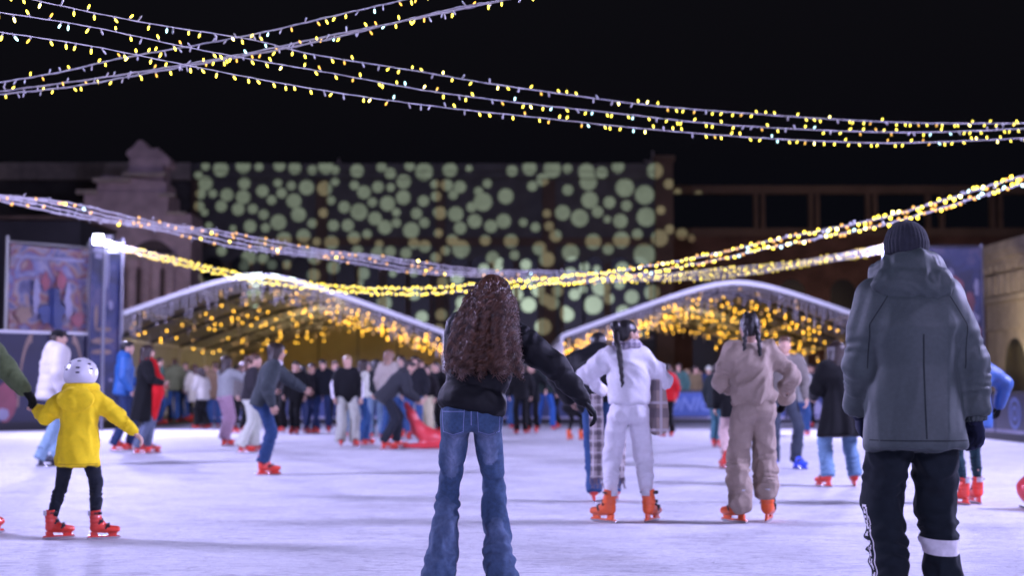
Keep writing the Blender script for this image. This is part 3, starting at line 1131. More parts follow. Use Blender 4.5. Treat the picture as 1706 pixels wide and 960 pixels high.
def tent(cx, y0, label, where, depth, back, dens, seed, nr=7):
    r = random.Random(seed)
    hw = 6.05
    t = thing('tent', (cx, y0, 0), label, 'tent', 'white event tents behind the ice')
    us = np.linspace(-1, 1, 33)
    V, Q = [], []
    for j, y in enumerate(np.linspace(.1, depth, nr)):
        for u in us:
            V.append((u * hw, y, prof_z(u) - .02))
    n = len(us)
    for j in range(nr - 1):
        for i in range(n - 1):
            a = j * n + i
            Q.append((a, a + 1, a + n + 1, a + n))
    V2 = [(x_, y_, z_ + .03) for x_, y_, z_ in V]
    Q2 = [tuple(k + len(V) for k in q[::-1]) for q in Q]
    link('roof', np_mesh('roof', V + V2, Q + Q2), t, PVC)

    def rib(name, y, h, w, m, dz=0):
        p = MB()
        VV, FF = [], []
        for u in us:
            z_ = prof_z(u) + dz
            VV += [(u * hw, y - w / 2, z_ - h), (u * hw, y - w / 2, z_), (u * hw, y + w / 2, z_), (u * hw, y + w / 2, z_ - h)]
        for i in range(n - 1):
            for k in range(4):
                FF.append((4 * i + k, 4 * i + (k + 1) % 4, 4 * i + 4 + (k + 1) % 4, 4 * i + 4 + k))
        FF += [(0, 1, 2, 3), (4 * n - 1, 4 * n - 2, 4 * n - 3, 4 * n - 4)]
        p.add(VV, FF)
        return p.build(name, m, t)
    rib('front_beam', 0, .17, .14, BEAM, .05)
    ys = np.linspace(0, depth, nr)
    for y in ys[1:]:
        rib('rafter', y, .1, .07, ALU, -.03)
    for u in (-.66, -.33, 0, .33, .66):
        p = MB(); p.box((u * hw - .03, .08, prof_z(u) - .14), (u * hw + .03, depth, prof_z(u) - .06)); p.build('purlin', ALU, t)
    for s_ in (-1, 1):
        for y in ys:
            p = MB(); p.box((s_ * hw - .06, y - .06, -.06), (s_ * hw + .06, y + .06, 2.85)); p.build('leg', BEAM, t)
        p = MB(); p.box((s_ * hw - .05, .07, 2.78), (s_ * hw + .05, depth, 2.92)); p.build('eave_beam', BEAM, t)
    if back:
        p = MB(); p.prism([(u * hw, prof_z(u) - .16) for u in us[::-1]] + [(-hw, -.05), (hw, -.05)], depth + .02, depth + .05); p.build('back_wall', mat('tent_back_wall', (.50, .42, .24), .7, var=.2, scale=1.5), t)
        for xx in (-4.2, -2.1, 0, 2.1, 4.2):
            p = MB(); p.box((xx - .03, depth - .03, 0), (xx + .03, depth + .015, prof_z(xx / hw) - .2)); p.build('wall_post', ALU, t)
        p = MB(); p.box((-hw - .03, .1, -.05), (-hw, depth, 2.77)); p.build('side_wall', PVC, t)
    # light curtains
    rows = [.12] + list(ys[1:-1]) + [depth - 1.0]
    for j, y in enumerate(rows):
        if j == 0:
            lab = 'frosty white icicle lights hanging along the front edge of the ' + where
        else:
            lab = 'golden icicle lights on the ' + ['', 'first', 'second', 'third', 'fourth', 'fifth', 'last'][j] + ' rafter inside the ' + where
        s_ = thing('icicle_lights', (cx, y0 + y, 0), lab, 'fairy lights', 'icicle lights in the tents')
        cb = MB()
        cb.tube([(u * hw, 0, prof_z(u) - .19) for u in us[1:-1]], .012, 4)
        lit, off = [], []
        x_ = -hw + .25
        while x_ < hw - .2:
            u = x_ / hw
            z0 = prof_z(u) - .19
            ln = r.choice([.2, .35, .5, .28, .6]) * (1.25 if j else 1.15)
            cb.tube([(x_, 0, z0), (x_ + r.uniform(-.02, .02), r.uniform(-.02, .02), z0 - ln)], .007 if j else .012, 4)
            k = 0
            while k * .11 < ln:
                P = Matrix.Translation((x_ + r.uniform(-.03, .03), r.uniform(-.03, .03), z0 - .06 - k * .11))
                pl = dens * (.35 + .65 * (u + 1) / 2 if back else 1) * (.8 + .25 * (j > 2))
                q = r.random()
                if j == 0:
                    (lit if q < .06 else off).append((P, TB_DIM))
                else:
                    if q < pl:
                        lit.append((P, TB_LIT if r.random() < .7 else TB_DIM))
                    elif q < pl + .25:
                        off.append((P, TB_OFF))
                k += 1
            x_ += r.uniform(.16, .26) if j else r.uniform(.10, .18)
        cb.build('cable', CABLE, s_)
        r.shuffle(lit)
        for P, me in lit[:100]:
            link('bulb', me, s_, mw=P)
        rest = [(P, me) for P, me in lit[100:]]
        for nm, lst, mm in (('lit_bulbs', rest, GOLD), ('unlit_bulbs', off, CLEARB)):
            if not lst:
                continue
            base = np.empty(len(TB_OFF.vertices) * 3, np.float32)
            src = TB_LIT if mm is GOLD else TB_OFF
            src.vertices.foreach_get('co', base)
            base = base.reshape(-1, 3)
            fs = [tuple(f.vertices) for f in src.polygons]
            b_ = MB()
            for P, _ in lst:
                b_.add(base + np.array(P.translation), fs)
            tag(b_.build(nm, mm, s_, True), kind='stuff')


tent(X(430, 46), 46.0, 'white arched event tent on the left with yellow back wall', 'left tent', 30.0, True, .36, 3)
tent(X(1228, 49), 49.0, 'white arched event tent on the right packed with golden lights', 'right tent', 27.0, False, .38, 4)
for (x_, y_, z_, e_) in ((X(430, 46), 66, 3.0, 290), (X(430, 46) + 1.5, 54, 3.6, 160), (X(1228, 49), 66, 3.3, 200)):
    d_ = bpy.data.lights.new('added_tent_glow', 'POINT'); d_.energy = e_; d_.color = (1, .76, .40); d_.shadow_soft_size = .4  # unseen lamps added to warm the tent interiors beyond what the bulbs give
    o = bpy.data.objects.new('added_tent_glow', d_); COL.objects.link(o); o.location = (x_, y_, z_)
# ================================================================ strings of bulbs
def crom(pts, n=14):
    P = [np.array(p, float) for p in pts]
    P = [2 * P[0] - P[1]] + P + [2 * P[-1] - P[-2]]
    out = []
    for i in range(1, len(P) - 2):
        p0, p1, p2, p3 = P[i - 1:i + 3]
        for t in np.linspace(0, 1, n, endpoint=False):
            out.append(.5 * (2 * p1 + (p2 - p0) * t + (2 * p0 - 5 * p1 + 4 * p2 - p3) * t * t + (3 * p1 - p0 - 3 * p2 + p3) * t ** 3))
    out.append(P[-2])
    return np.array(out)


YEL = emit('yellow_led', (1.0, .80, .08), 6.0, sample=False)
YELH = emit('hot_led', (1.0, .84, .22), 11.0, sample=False)
YEL2 = emit('amber_led', (1.0, .55, .08), 2.6, sample=False)
CYAN = emit('cool_led', (.55, .95, 1.0), 4.5, sample=False)
SOCK = mat('bulb_socket', (.55, .52, .50), .5)
WIRE = mat('string_wire', (.5, .47, .49), .55)
CAPM = mat('clear_cap', (.72, .70, .74), .2, spec=.7)


def led_mesh(m, k=1.0):
    b = MB()
    b.lathe([(.0055 * k, .004), (.0075 * k, -.004), (.0075 * k, -.018)], 6, mi=1)
    b.lathe([(.0078 * k, -.018), (.0092 * k, -.024), (.0098 * k, -.032), (.0080 * k, -.040), (.003 * k, -.045)], 8, mi=0)
    me = b.mesh('bulb', True)
    me.materials.append(m)
    me.materials.append(SOCK)
    return me


LED = {k: led_mesh(m, .66) for k, m in (('y', YEL), ('h', YELH), ('a', YEL2), ('c', CYAN), ('o', CAPM))}
SMALLLED = {k: led_mesh(m, .62) for k, m in (('y', YEL), ('h', YELH), ('a', YEL2), ('c', CYAN), ('o', CAPM))}
FARLED = {k: ico(.021, 1.15) for k in 'yhaco'}
for k, m in (('y', emit('yellow_far', (1.0, .76, .07), 6.0, False)), ('h', emit('hot_far', (1.0, .85, .25), 13.0, False)), ('a', emit('amber_far', (1.0, .50, .12), 2.2, False)), ('c', emit('cool_far', (.6, .9, 1.0), 4.0, False)), ('o', CAPM)):
    FARLED[k].materials.append(m)


def light_string(label, pix, spacing, probs, seed, leds, wr=.0028, group='strings of fairy lights above the rink', jit=0, name='string_lights', tw=0.0):
    """pix: (px, py, depth) control points of the wire; probs: chance of yellow, amber, cool"""
    r = random.Random(seed)
    C = crom([at(a, b, d) for a, b, d in pix])
    t = thing(name, C[len(C) // 2], label, 'string lights', group)
    base = C[len(C) // 2].copy()
    C = C - base
    if tw:
        s = np.linspace(0, 1, len(C))
        C = C + tw * np.stack([0 * s, np.sin(s * 37 + seed), np.cos(s * 37 + seed)], 1)
    W = MB()
    W.tube(C, wr, 5)
    C2 = C + np.array([0, .4, .7]) * wr * 1.6 * np.sin(np.arange(len(C)) * 1.1)[:, None]
    W.tube(C2, wr * .8, 4)
    W.build('wire', WIRE, t, True)
    seg = np.linalg.norm(np.diff(C, axis=0), axis=1)
    cum = np.concatenate([[0], np.cumsum(seg)])
    n = int(cum[-1] / spacing)
    items = []
    for i in range(n):
        sdist = (i + .5 + r.uniform(-.35, .35)) * spacing
        p = np.array([np.interp(sdist, cum, C[:, k]) for k in range(3)])
        q = r.random()
        k = 'y' if q < probs[0] else 'a' if q < probs[0] + probs[1] else 'c' if q < sum(probs) else 'o'
        if k == 'y' and r.random() < .16:
            k = 'h'
        up = PI if r.random() < .3 else 0
        M = Matrix.Translation(Vector(p) + Vector((0, 0, r.uniform(-jit, jit)))) @ Matrix.Rotation(r.uniform(-.7, .7) + up, 4, 'Y') @ Matrix.Rotation(r.uniform(-.5, .5), 4, 'X')
        d = (Vector(p) + Vector(base) - cam.location).length
        items.append((d, k, M))
    items.sort(key=lambda a: a[0])
    for d, k, M in items[:100]:
        link('bulb', leds[k], t, mw=M)
    if len(items) > 100:
        b = MB()
        order = {'y': 0, 'a': 1, 'c': 2, 'o': 3, 'h': 4}
        mats_ = [leds[k].materials[0] for k in 'yacoh'] + [SOCK]
        for d, k, M in items[100:]:
            src = leds[k]
            co = np.array([v.co for v in src.vertices])
            Mn = np.array(M)
            co = co @ Mn[:3, :3].T + Mn[:3, 3]
            off = b.n
            b.v.append(co)
            b.n += len(co)
            for f in src.polygons:
                b.f.append([v + off for v in f.vertices])
                b.m.append(order[k] if f.material_index == 0 else 5)
        tag(b.build('bulbs', mats_, t, True), kind='stuff')
    return t


def dep(pts, d0, d1, e=1.0):
    """depth grows evenly along the control points"""
    a, b = pts[0][0], pts[-1][0]
    return [(x, y, d0 + (d1 - d0) * ((x - a) / (b - a)) ** e) for x, y in pts]


S1 = [(-60, -32), (60, 0), (240, 37), (420, 66), (520, 90), (700, 119), (810, 138), (950, 158), (1090, 176), (1250, 189), (1400, 199), (1550, 205), (1706, 205), (1790, 203)]
S2 = [(-60, 8), (0, 20), (150, 44), (320, 80), (450, 104), (560, 123), (700, 149), (800, 163), (900, 175), (1050, 191), (1200, 207), (1400, 218), (1550, 220), (1706, 214), (1790, 209)]
S3 = [(-60, 43), (0, 53), (150, 76), (300, 106), (450, 135), (600, 160), (750, 180), (900, 196), (1050, 212), (1200, 225), (1350, 234), (1500, 238), (1706, 230), (1790, 224)]
light_string('uppermost of the three long light strings falling from top left to right', dep(S1, 7.2, 17.5), .135, (.62, .1, .03), 1, LED)
light_string('middle one of the three long light strings falling from top left to right', dep(S2, 7.0, 17.0), .135, (.64, .1, .03), 2, LED)
light_string('lowest of the three long light strings falling from top left to right', dep(S3, 6.8, 16.5), .135, (.64, .1, .03), 3, LED)
C1 = [(-60, 147), (0, 137), (100, 120), (200, 97), (320, 76), (440, 53), (560, 25), (665, 1), (740, -18)]
C2 = [(-60, 160), (0, 152), (150, 132), (280, 112), (420, 87), (560, 57), (700, 29), (800, 8), (900, -14)]
C3 = [(-60, 165), (0, 157), (120, 144), (260, 119), (400, 94), (520, 71), (660, 37), (760, 13), (845, -2), (930, -20)]
light_string('upper one of the pale wires climbing from left edge to top, crossing the long strings', dep(C1, 11.5, 8.8), .105, (.36, .22, .04), 4, SMALLLED, .0048)
light_string('middle one of the three pale wires climbing from left edge to top', dep(C2, 11.5, 8.8), .12, (.36, .22, .04), 5, SMALLLED, .0055)
light_string('lowest of the three pale wires climbing from left edge to top', dep(C3, 11.3, 8.6), .12, (.36, .22, .04), 6, SMALLLED, .0055)

BB = [(165, 402), (230, 419), (300, 437), (380, 456), (450, 468), (550, 480), (640, 485), (720, 484), (800, 478), (900, 470), (1000, 460), (1100, 445), (1200, 426), (1300, 403), (1450, 373), (1550, 346), (1650, 315), (1706, 299), (1790, 274)]
BD = dep(BB, 36.9, 12.6)
light_string('bright yellow garland hanging from the left floodlight to the right edge, upper strand', [(x, y - 3 - 3 * (x / 1706), d) for x, y, d in BD], .12, (.62, .24, .05), 8, FARLED, .010, jit=.03)
light_string('bright yellow garland hanging from the left floodlight to the right edge, lower strand', [(x, y + 3 + 4 * (x / 1706), d) for x, y, d in BD], .12, (.60, .26, .04), 9, FARLED, .010, jit=.03)
AA = [(-70, 318), (0, 330), (100, 346), (200, 365), (300, 384), (400, 402), (500, 418), (600, 432), (700, 446), (800, 455), (900, 460), (1000, 463), (1100, 462), (1200, 455), (1300, 444), (1400, 428), (1508, 408)]
AD = dep(AA, 15.5, 36.6)
for i, (o_, w_) in enumerate(((-9, 'upper'), (-3, 'second'), (3, 'third'), (9, 'lower'))):
    light_string('mostly unlit violet light bundle from left edge to right floodlight, %s wire' % w_, [(x, y + o_ * (1 - .5 * abs(x - 400) / 1200), d) for x, y, d in AD], .17, (.03, .13, .01), 20 + i, {**FARLED, 'o': LED['o']}, .010, jit=.02, tw=.02)
# ================================================================ people
SKIN = mat('skin', (.55, .33, .24), .5, bump=.1, scale=40, var=.08)
SKIN2 = mat('skin_tan', (.40, .23, .16), .5, bump=.1, scale=40, var=.08)
LIP = mat('lip', (.45, .16, .14), .45)
EYEW = mat('eye_white', (.7, .7, .7), .3)
EYED = mat('eye_dark', (.02, .015, .012), .25)


def hairmat(name, col, rough=.42, var=.5, sc=30):
    if name in MATS:
        return MATS[name]
    m = mat(name, col, rough, 0, .6, sc, var, spec=.5)
    return m


H_BLACK = hairmat('hair_black', (.012, .010, .010))
H_DARK = hairmat('hair_dark', (.028, .018, .014))
H_BROWN = hairmat('hair_brown', (.075, .038, .022))
H_AUB = hairmat('hair_auburn', (.11, .042, .022))
H_BLOND = hairmat('hair_blond', (.34, .22, .11))
SKATES = {
    'red': mat('skate_red', (.72, .045, .025), .32, coat=.4, var=.12, scale=8),
    'orange': mat('skate_orange', (.80, .115, .022), .32, coat=.4, var=.1, scale=8),
    'blue': mat('skate_blue', (.03, .09, .75), .32, coat=.4),
    'dark': mat('skate_dark', (.03, .03, .05), .4, coat=.2),
}
BUCK = mat('skate_buckle', (.025, .025, .03), .35)
TAGW = mat('skate_tag', (.62, .62, .66), .5, var=.3, scale=30)
STEEL = mat('blade_steel', (.6, .6, .62), .25, .9)


def frame_from(z, yhint):
    z = Vector(z).normalized()
    y = Vector(yhint)
    y = (y - z * y.dot(z)).normalized()
    x = y.cross(z)
    return Matrix((x, y, z)).transposed().to_4x4()


# ---------------- templates: head, hand, skate
def head_template(h):
    f = Field(h)
    f.ell((0, -.012, .028), (.076, .096, .09), .03)
    f.ell((0, .022, -.035), (.060, .068, .082), .04)
    f.cone((-.045, .0, -.05), (0, .06, -.098), .03, .024, .03)
    f.cone((.045, .0, -.05), (0, .06, -.098), .03, .024, .03)
    f.cone((-.045, .07, .028), (.045, .07, .028), .014, .014, .02)
    f.cone((-.045, .062, -.022), (-.035, .055, -.05), .018, .016, .02)
    f.cone((.045, .062, -.022), (.035, .055, -.05), .018, .016, .02)
    for s in (-1, 1):
        f.ell((s * .031, .096, .006), (.017, .016, .010), .008, 's')
        f.ell((s * .078, -.008, -.008), (.010, .020, .032), .008)
    f.cone((0, .086, .018), (0, .112, -.028), .009, .014, .012)
    f.cone((-.012, .094, -.031), (.012, .094, -.031), .009, .009, .006)
    f.cone((-.018, .083, -.060), (.018, .083, -.060), .009, .009, .006)
    f.cone((-.015, .082, -.072), (.015, .082, -.072), .009, .009, .006)
    f.cone((0, -.02, -.05), (0, -.04, -.175), [.054, .052, .060], None, .03)
    V, Q = f.surf(1)
    c = V[Q].mean(1)
    mi = np.where((np.abs(c[:, 0]) < .026) & (c[:, 1] > .078) & (c[:, 2] < -.050) & (c[:, 2] > -.082), 1, 0)
    parts = [(V, Q, mi)]
    for s in (-1, 1):
        for (cc, rr, k) in (((s * .031, .079, .005), (.0125, .0125, .0115), 2), ((s * .031, .0885, .005), (.006, .005, .006), 3)):
            e = Field(max(h * .5, .0035))
            e.ell(cc, rr, .001)
            v, q = e.surf(0)
            parts.append((v, q, np.full(len(q), k)))
    return join(parts)


def join(parts):
    V, Q, M, n = [], [], [], 0
    for v, q, m in parts:
        V.append(v)
        Q.append(q + n)
        M.append(m if not np.isscalar(m) else np.full(len(q), m))
        n += len(v)
    return np.concatenate(V), np.concatenate(Q), np.concatenate(M)


def hand_template(h, curl=.5, fat=1.0):
    f = Field(h)
    f.loft((0, 0, .012), (0, 0, -.092), (0, 1, 0), [0, .25, .7, 1], [.030, .036, .043, .042], [.020, .018, .016, .013], k=.006, rnd=.008, e=2.4)
    for y0, L, r in ((.032, .072, .0092), (.011, .080, .0096), (-.011, .074, .0092), (-.032, .058, .0082)):
        p = np.array([-.0, y0, -.088])
        ang = .15
        pts = [p.copy()]
        for fr, da in ((.45, .25 + curl * .5), (.32, .3 + curl * .7), (.23, .2 + curl * .5)):
            ang += da * .8
            p = p + L * fr * np.array([-math.sin(ang), y0 * .12, -math.cos(ang)])
            pts.append(p.copy())
        rr = [r * fat * 1.05, r * fat, r * fat * .93, r * fat * .8]
        f.chain(pts, rr, .003)
    f.chain([(0, .026, -.020), (-.008, .048, -.048), (-.018, .056, -.072), (-.026, .054, -.094)], [.015 * fat, .013 * fat, .0105 * fat, .009 * fat], .006)
    V, Q = f.surf(1)
    return V, Q


def skate_template(h):
    f = Field(h)
    # shell: foot, heel, high cuff
    f.cone((0, -.055, .105), (0, .155, .092), [.046, .047, .049, .047, .040], None, .02, n=(0, 0, 1), f=.85)
    f.cone((0, .03, .12), (0, -.035, .18), .042, .052, .035)
    f.cone((0, -.045, .12), (0, -.06, .292), [.050, .052, .055, .060], None, .03, flat=True)
    f.cone((0, -.06, .27), (0, -.06, .30), .046, .046, .004, o='s')
    V, Q = f.surf(1)
    N = normals(V, Q)
    # ridges of the shell
    V = V + N * (.0022 * np.sin(V[:, 2] * 150) * (V[:, 2] > .14))[:, None]
    boot = (V, Q)
    b = MB()
    # blade holder: two pedestals, lower bar
    b.prism([(-.095, .035), (-.02, .035), (-.035, .075), (-.10, .075)], -.012, .012)
    b.prism([(.08, .035), (.155, .035), (.17, .075), (.065, .075)], -.012, .012)
    b.prism([(-.125, .022), (.19, .022), (.185, .0345), (-.12, .0345)], -.009, .009)
    hold = b
    s = MB()
    s.prism([(-.135, .006), (-.10, 0), (.17, 0), (.205, .014), (.195, .0215), (-.13, .0215)], -.003, .003)
    k = MB()
    for (y, z, w) in ((.055, .135, .055), (-.012, .185, .060)):
        k.tube([(-w, y - .02, z - .03), (-w * .7, y + .015, z + .005), (0, y + .03, z + .016), (w * .7, y + .015, z + .005), (w, y - .02, z - .03)], .010, 6)
        k.box((w * .55, y - .012, z - .016), (w * 1.08, y + .022, z + .012))
    k.tube([(.063 * math.cos(a), -.06 + .063 * math.sin(a), .262) for a in np.linspace(-.3, PI + .3, 14)], .009, 6)
    k.box((.045, -.035, .248), (.074, -.005, .276))
    g = MB()
    n = 8
    A = np.linspace(-PI / 2 - .62, -PI / 2 + .62, n)
    V = [(.0665 * math.cos(a), -.06 + .0665 * math.sin(a), z) for z in (.235, .285) for a in A] + [(.060 * math.cos(a), -.06 + .060 * math.sin(a), z) for z in (.235, .285) for a in A]
    g.add(V, [(i, i + 1, n + i + 1, n + i) for i in range(n - 1)] + [(2 * n + i + 1, 2 * n + i, 3 * n + i, 3 * n + i + 1) for i in range(n - 1)])
    rotm = lambda B: B
    return boot, hold, s, k, g


def swap_xy(mb):
    """prisms are drawn in x/z: turn them so that length runs along y"""
    for i, v in enumerate(mb.v):
        mb.v[i] = np.stack([-v[:, 1], v[:, 0], v[:, 2]], 1)
    return mb


BOOT, HOLD, BLADE, BUCKLE, LABELM = skate_template(.0085)
BOOTC = skate_template(.016)[0]
swap_xy(HOLD)
swap_xy(BLADE)
SK_ME = {}
for c, mm in SKATES.items():
    b = MB()
    b.add(BOOT[0], BOOT[1])
    for v in HOLD.v:
        pass
    me = b.mesh('skate', True)
    me.materials.append(mm)
    lowq = BOOT[1][BOOT[0][BOOT[1]][:, :, 2].max(1) < .19]
    ml_ = np_mesh('skate', BOOT[0], lowq)
    ml_.materials.append(mm)
    hm = HOLD.mesh('blade_holder')
    hm.materials.append(mm)
    SK_ME[c] = (me, hm)
    SK_ME[c + '_low'] = (ml_, hm)
    b = MB()
    b.add(BOOTC[0], BOOTC[1], 0)
    for (src, k) in ((HOLD, 0), (BLADE, 1), (BUCKLE, 2)):
        off = b.n
        for v in src.v:
            b.v.append(v)
            b.n += len(v)
        for f_ in src.f:
            b.f.append([i + off for i in f_])
            b.m.append(k)
    me = b.mesh('skate', True)
    for q in (mm, STEEL, BUCK):
        me.materials.append(q)
    SK_ME[c + '_far'] = me
BL_ME = BLADE.mesh('blade'); BL_ME.materials.append(STEEL)
BK_ME = BUCKLE.mesh('buckles', True); BK_ME.materials.append(BUCK)
TG_ME = LABELM.mesh('size_tag'); TG_ME.materials.append(TAGW)
HEAD_FINE = head_template(.006)
HEAD_FAR = head_template(.013)
HAND = {('fine', 'skin'): hand_template(.0048), ('fine', 'glove'): hand_template(.0055, .55, 1.28), ('far', 'skin'): hand_template(.008), ('far', 'glove'): hand_template(.009, .5, 1.25)}


def xf(V, M):
    M = np.array(M)
    return V @ M[:3, :3].T + M[:3, 3]


# ---------------- hair and hats (head space)
def strand_disp(V, Q, amp, fr, seed):
    N = normals(V, Q)
    a = np.arctan2(V[:, 0], -V[:, 1])
    q = np.stack([a * 3.0, V[:, 2] * 3, 0 * a], 1)
    n = vnoise(q, fr, seed) - .5
    n2 = vnoise(np.stack([a * 8, V[:, 2] * 5, 0 * a], 1), fr, seed + 1) - .5
    return V + N * (amp * (n * 1.2 + n2 * .8))[:, None]


def hair_field(kind, h):
    f = Field(h)

    def cap(g=0.0, face=True):
        f.ell((0, -.014, .034), (.083 + g, .104 + g, .092 + g), .02)
    if kind == 'short':
        cap()
        f.ell((0, -.06, -.02), (.068, .055, .06), .03)
        f.ell((0, .08, .075), (.055, .03, .03), .02)
        f.ell((0, .10, -.045), (.078, .075, .092), .012, 's')
    elif kind in ('long', 'bob'):
        cap(.006)
        L = -.36 if kind == 'long' else -.13
        f.loft((0, -.125 if kind == 'long' else -.07, L), (0, -.035, .06), (1, 0, 0), [0, .12, .5, 1], [.06, .10, .098, .085], [.025, .04, .055, .085], k=.03, rnd=.02)
        for s in (-1, 1):
            f.cone((s * .078, .02, .05), (s * .085, .0, -.14 if kind == 'long' else -.10), [.028, .026, .02], None, .03)
        f.ell((0, .115, -.035), (.058, .085, .088), .012, 's')
    elif kind == 'pony':
        cap()
        f.ell((0, -.06, -.02), (.066, .05, .05), .03)
        f.ell((0, .10, -.045), (.078, .075, .088), .012, 's')
        f.chain([(0, -.11, .06), (0, -.16, .04), (0, -.17, -.06), (0, -.155, -.18), (0, -.15, -.26)], [.025, .034, .034, .028, .012], .02)
    elif kind == 'bun':
        cap()
        f.ell((0, -.06, -.02), (.066, .05, .05), .03)
        f.ell((0, .10, -.045), (.078, .075, .088), .012, 's')
        f.ell((0, -.115, .075), (.045, .042, .042), .012)
    elif kind == 'braid1':
        cap()
        f.ell((0, -.07, -.015), (.070, .045, .06), .03)
        f.ell((0, .10, -.045), (.080, .072, .088), .012, 's')
        pts = [(0, -.108, -.02)]
        for i in range(12):
            tt = i / 11
            pts.append((.004 * math.sin(i * 2.5), -.115 - .05 * min(1, tt * 2.5) , -.05 - .33 * tt))
        for i, p in enumerate(pts):
            r = .024 * (1 - .45 * i / 12)
            f.ell((p[0] - .007 * (-1) ** i, p[1], p[2]), (r, r * .9, r * 1.05), .008)
        f.chain(pts, [.016] * 10 + [.012, .010, .006], .006)
    elif kind == 'braid2':
        cap()
        f.ell((0, -.07, -.02), (.070, .045, .055), .03)
        f.ell((0, .10, -.045), (.080, .072, .088), .012, 's')
        for s in (-1, 1):
            pts = []
            # plaited along the skull then hanging
            for i in range(17):
                tt = i / 16
                if tt < .4:
                    a = tt / .4
                    pts.append((s * (.030 + .014 * a), .03 - .135 * a - .02 * math.sin(PI * a), .128 - .145 * a ** 1.4))
                else:
                    a = (tt - .4) / .6
                    pts.append((s * (.044 + .02 * math.sin(a * 2.2)), -.105 - .045 * min(1, a * 2), -.017 - .27 * a))
            for i, p in enumerate(pts):
                r = .021 * (1 - .5 * max(0, i - 8) / 8)
                f.ell((p[0] + .006 * (-1) ** i, p[1], p[2]), (r, r * .95, r * 1.05), .007)
            f.chain(pts, [.014] * 14 + [.011, .008, .005], .006)
        # centre parting
        f.cone((0, .04, .135), (0, -.115, .06), .004, .004, .006, o='s')
    elif kind == 'beanie':
        f.ell((0, -.012, .040), (.092, .112, .098), .02)
        f.loft((0, -.012, -.018), (0, -.014, .05), (1, 0, 0), [0, .2, 1], [.090, .094, .094], [.108, .112, .114], k=.01, rnd=.012, e=2.0)
        f.ell((0, -.01, -.09), (.12, .14, .072), .006, 's')
        f.ell((0, .12, -.05), (.07, .05, .06), .01, 's')
    elif kind == 'cap':
        f.ell((0, -.012, .045), (.086, .106, .082), .02)
        f.ell((0, .13, .045), (.065, .075, .012), .015)
        f.ell((0, -.01, -.09), (.12, .24, .098), .006, 's')
    elif kind == 'helmet':
        f.ell((0, -.012, .040), (.138, .160, .128), .03)
        f.ell((0, -.07, .0), (.126, .098, .085), .03)
        f.ell((0, -.0, -.115), (.2, .27, .085), .012, 's')
        f.ell((0, .16, -.02), (.11, .075, .07), .015, 's')
        f.ell((0, .01, .0), (.088, .105, .085), .008, 's')
    V, Q = f.surf(1)
    if kind not in ('beanie', 'cap', 'helmet'):
        V = strand_disp(V, Q, .012 if kind in ('long', 'bob') else .006, 1.0, len(kind))
    if kind == 'beanie':
        N = normals(V, Q)
        a = np.arctan2(V[:, 0], V[:, 1] + .012)
        V = V + N * (.0020 * np.sin(a * 34))[:, None]
    return V, Q


HAIRC = {}


def hair_get(kind, fine):
    k = (kind, fine)
    if k not in HAIRC:
        HAIRC[k] = hair_field(kind, (.0055 if kind in ('braid1', 'braid2', 'helmet', 'beanie') else .007) if fine else .013)
    return HAIRC[k]


def ik(a, b, l1, l2, hint):
    a, b, hint = A3(a), A3(b), A3(hint)
    d = b - a
    L = np.linalg.norm(d)
    Lc = min(L, (l1 + l2) * .999)
    u = d / L
    x = (l1 * l1 - l2 * l2 + Lc * Lc) / (2 * Lc)
    hgt = math.sqrt(max(0, l1 * l1 - x * x))
    w = hint - u * (hint @ u)
    w /= np.linalg.norm(w) + 1e-9
    return a + u * x + w * hgt, a + u * Lc


LEGK = {  # hip, thigh, knee, calf, end
    'slim': [.086, .080, .060, .058, .050], 'jeans': [.090, .084, .070, .072, .076], 'flare': [.086, .078, .060, .078, .105],
    'wide': [.100, .100, .098, .102, .108], 'jogger': [.100, .100, .086, .082, .060], 'legging': [.078, .070, .052, .050, .040], 'straight': [.092, .088, .078, .076, .078]}


class Pose:
    pass


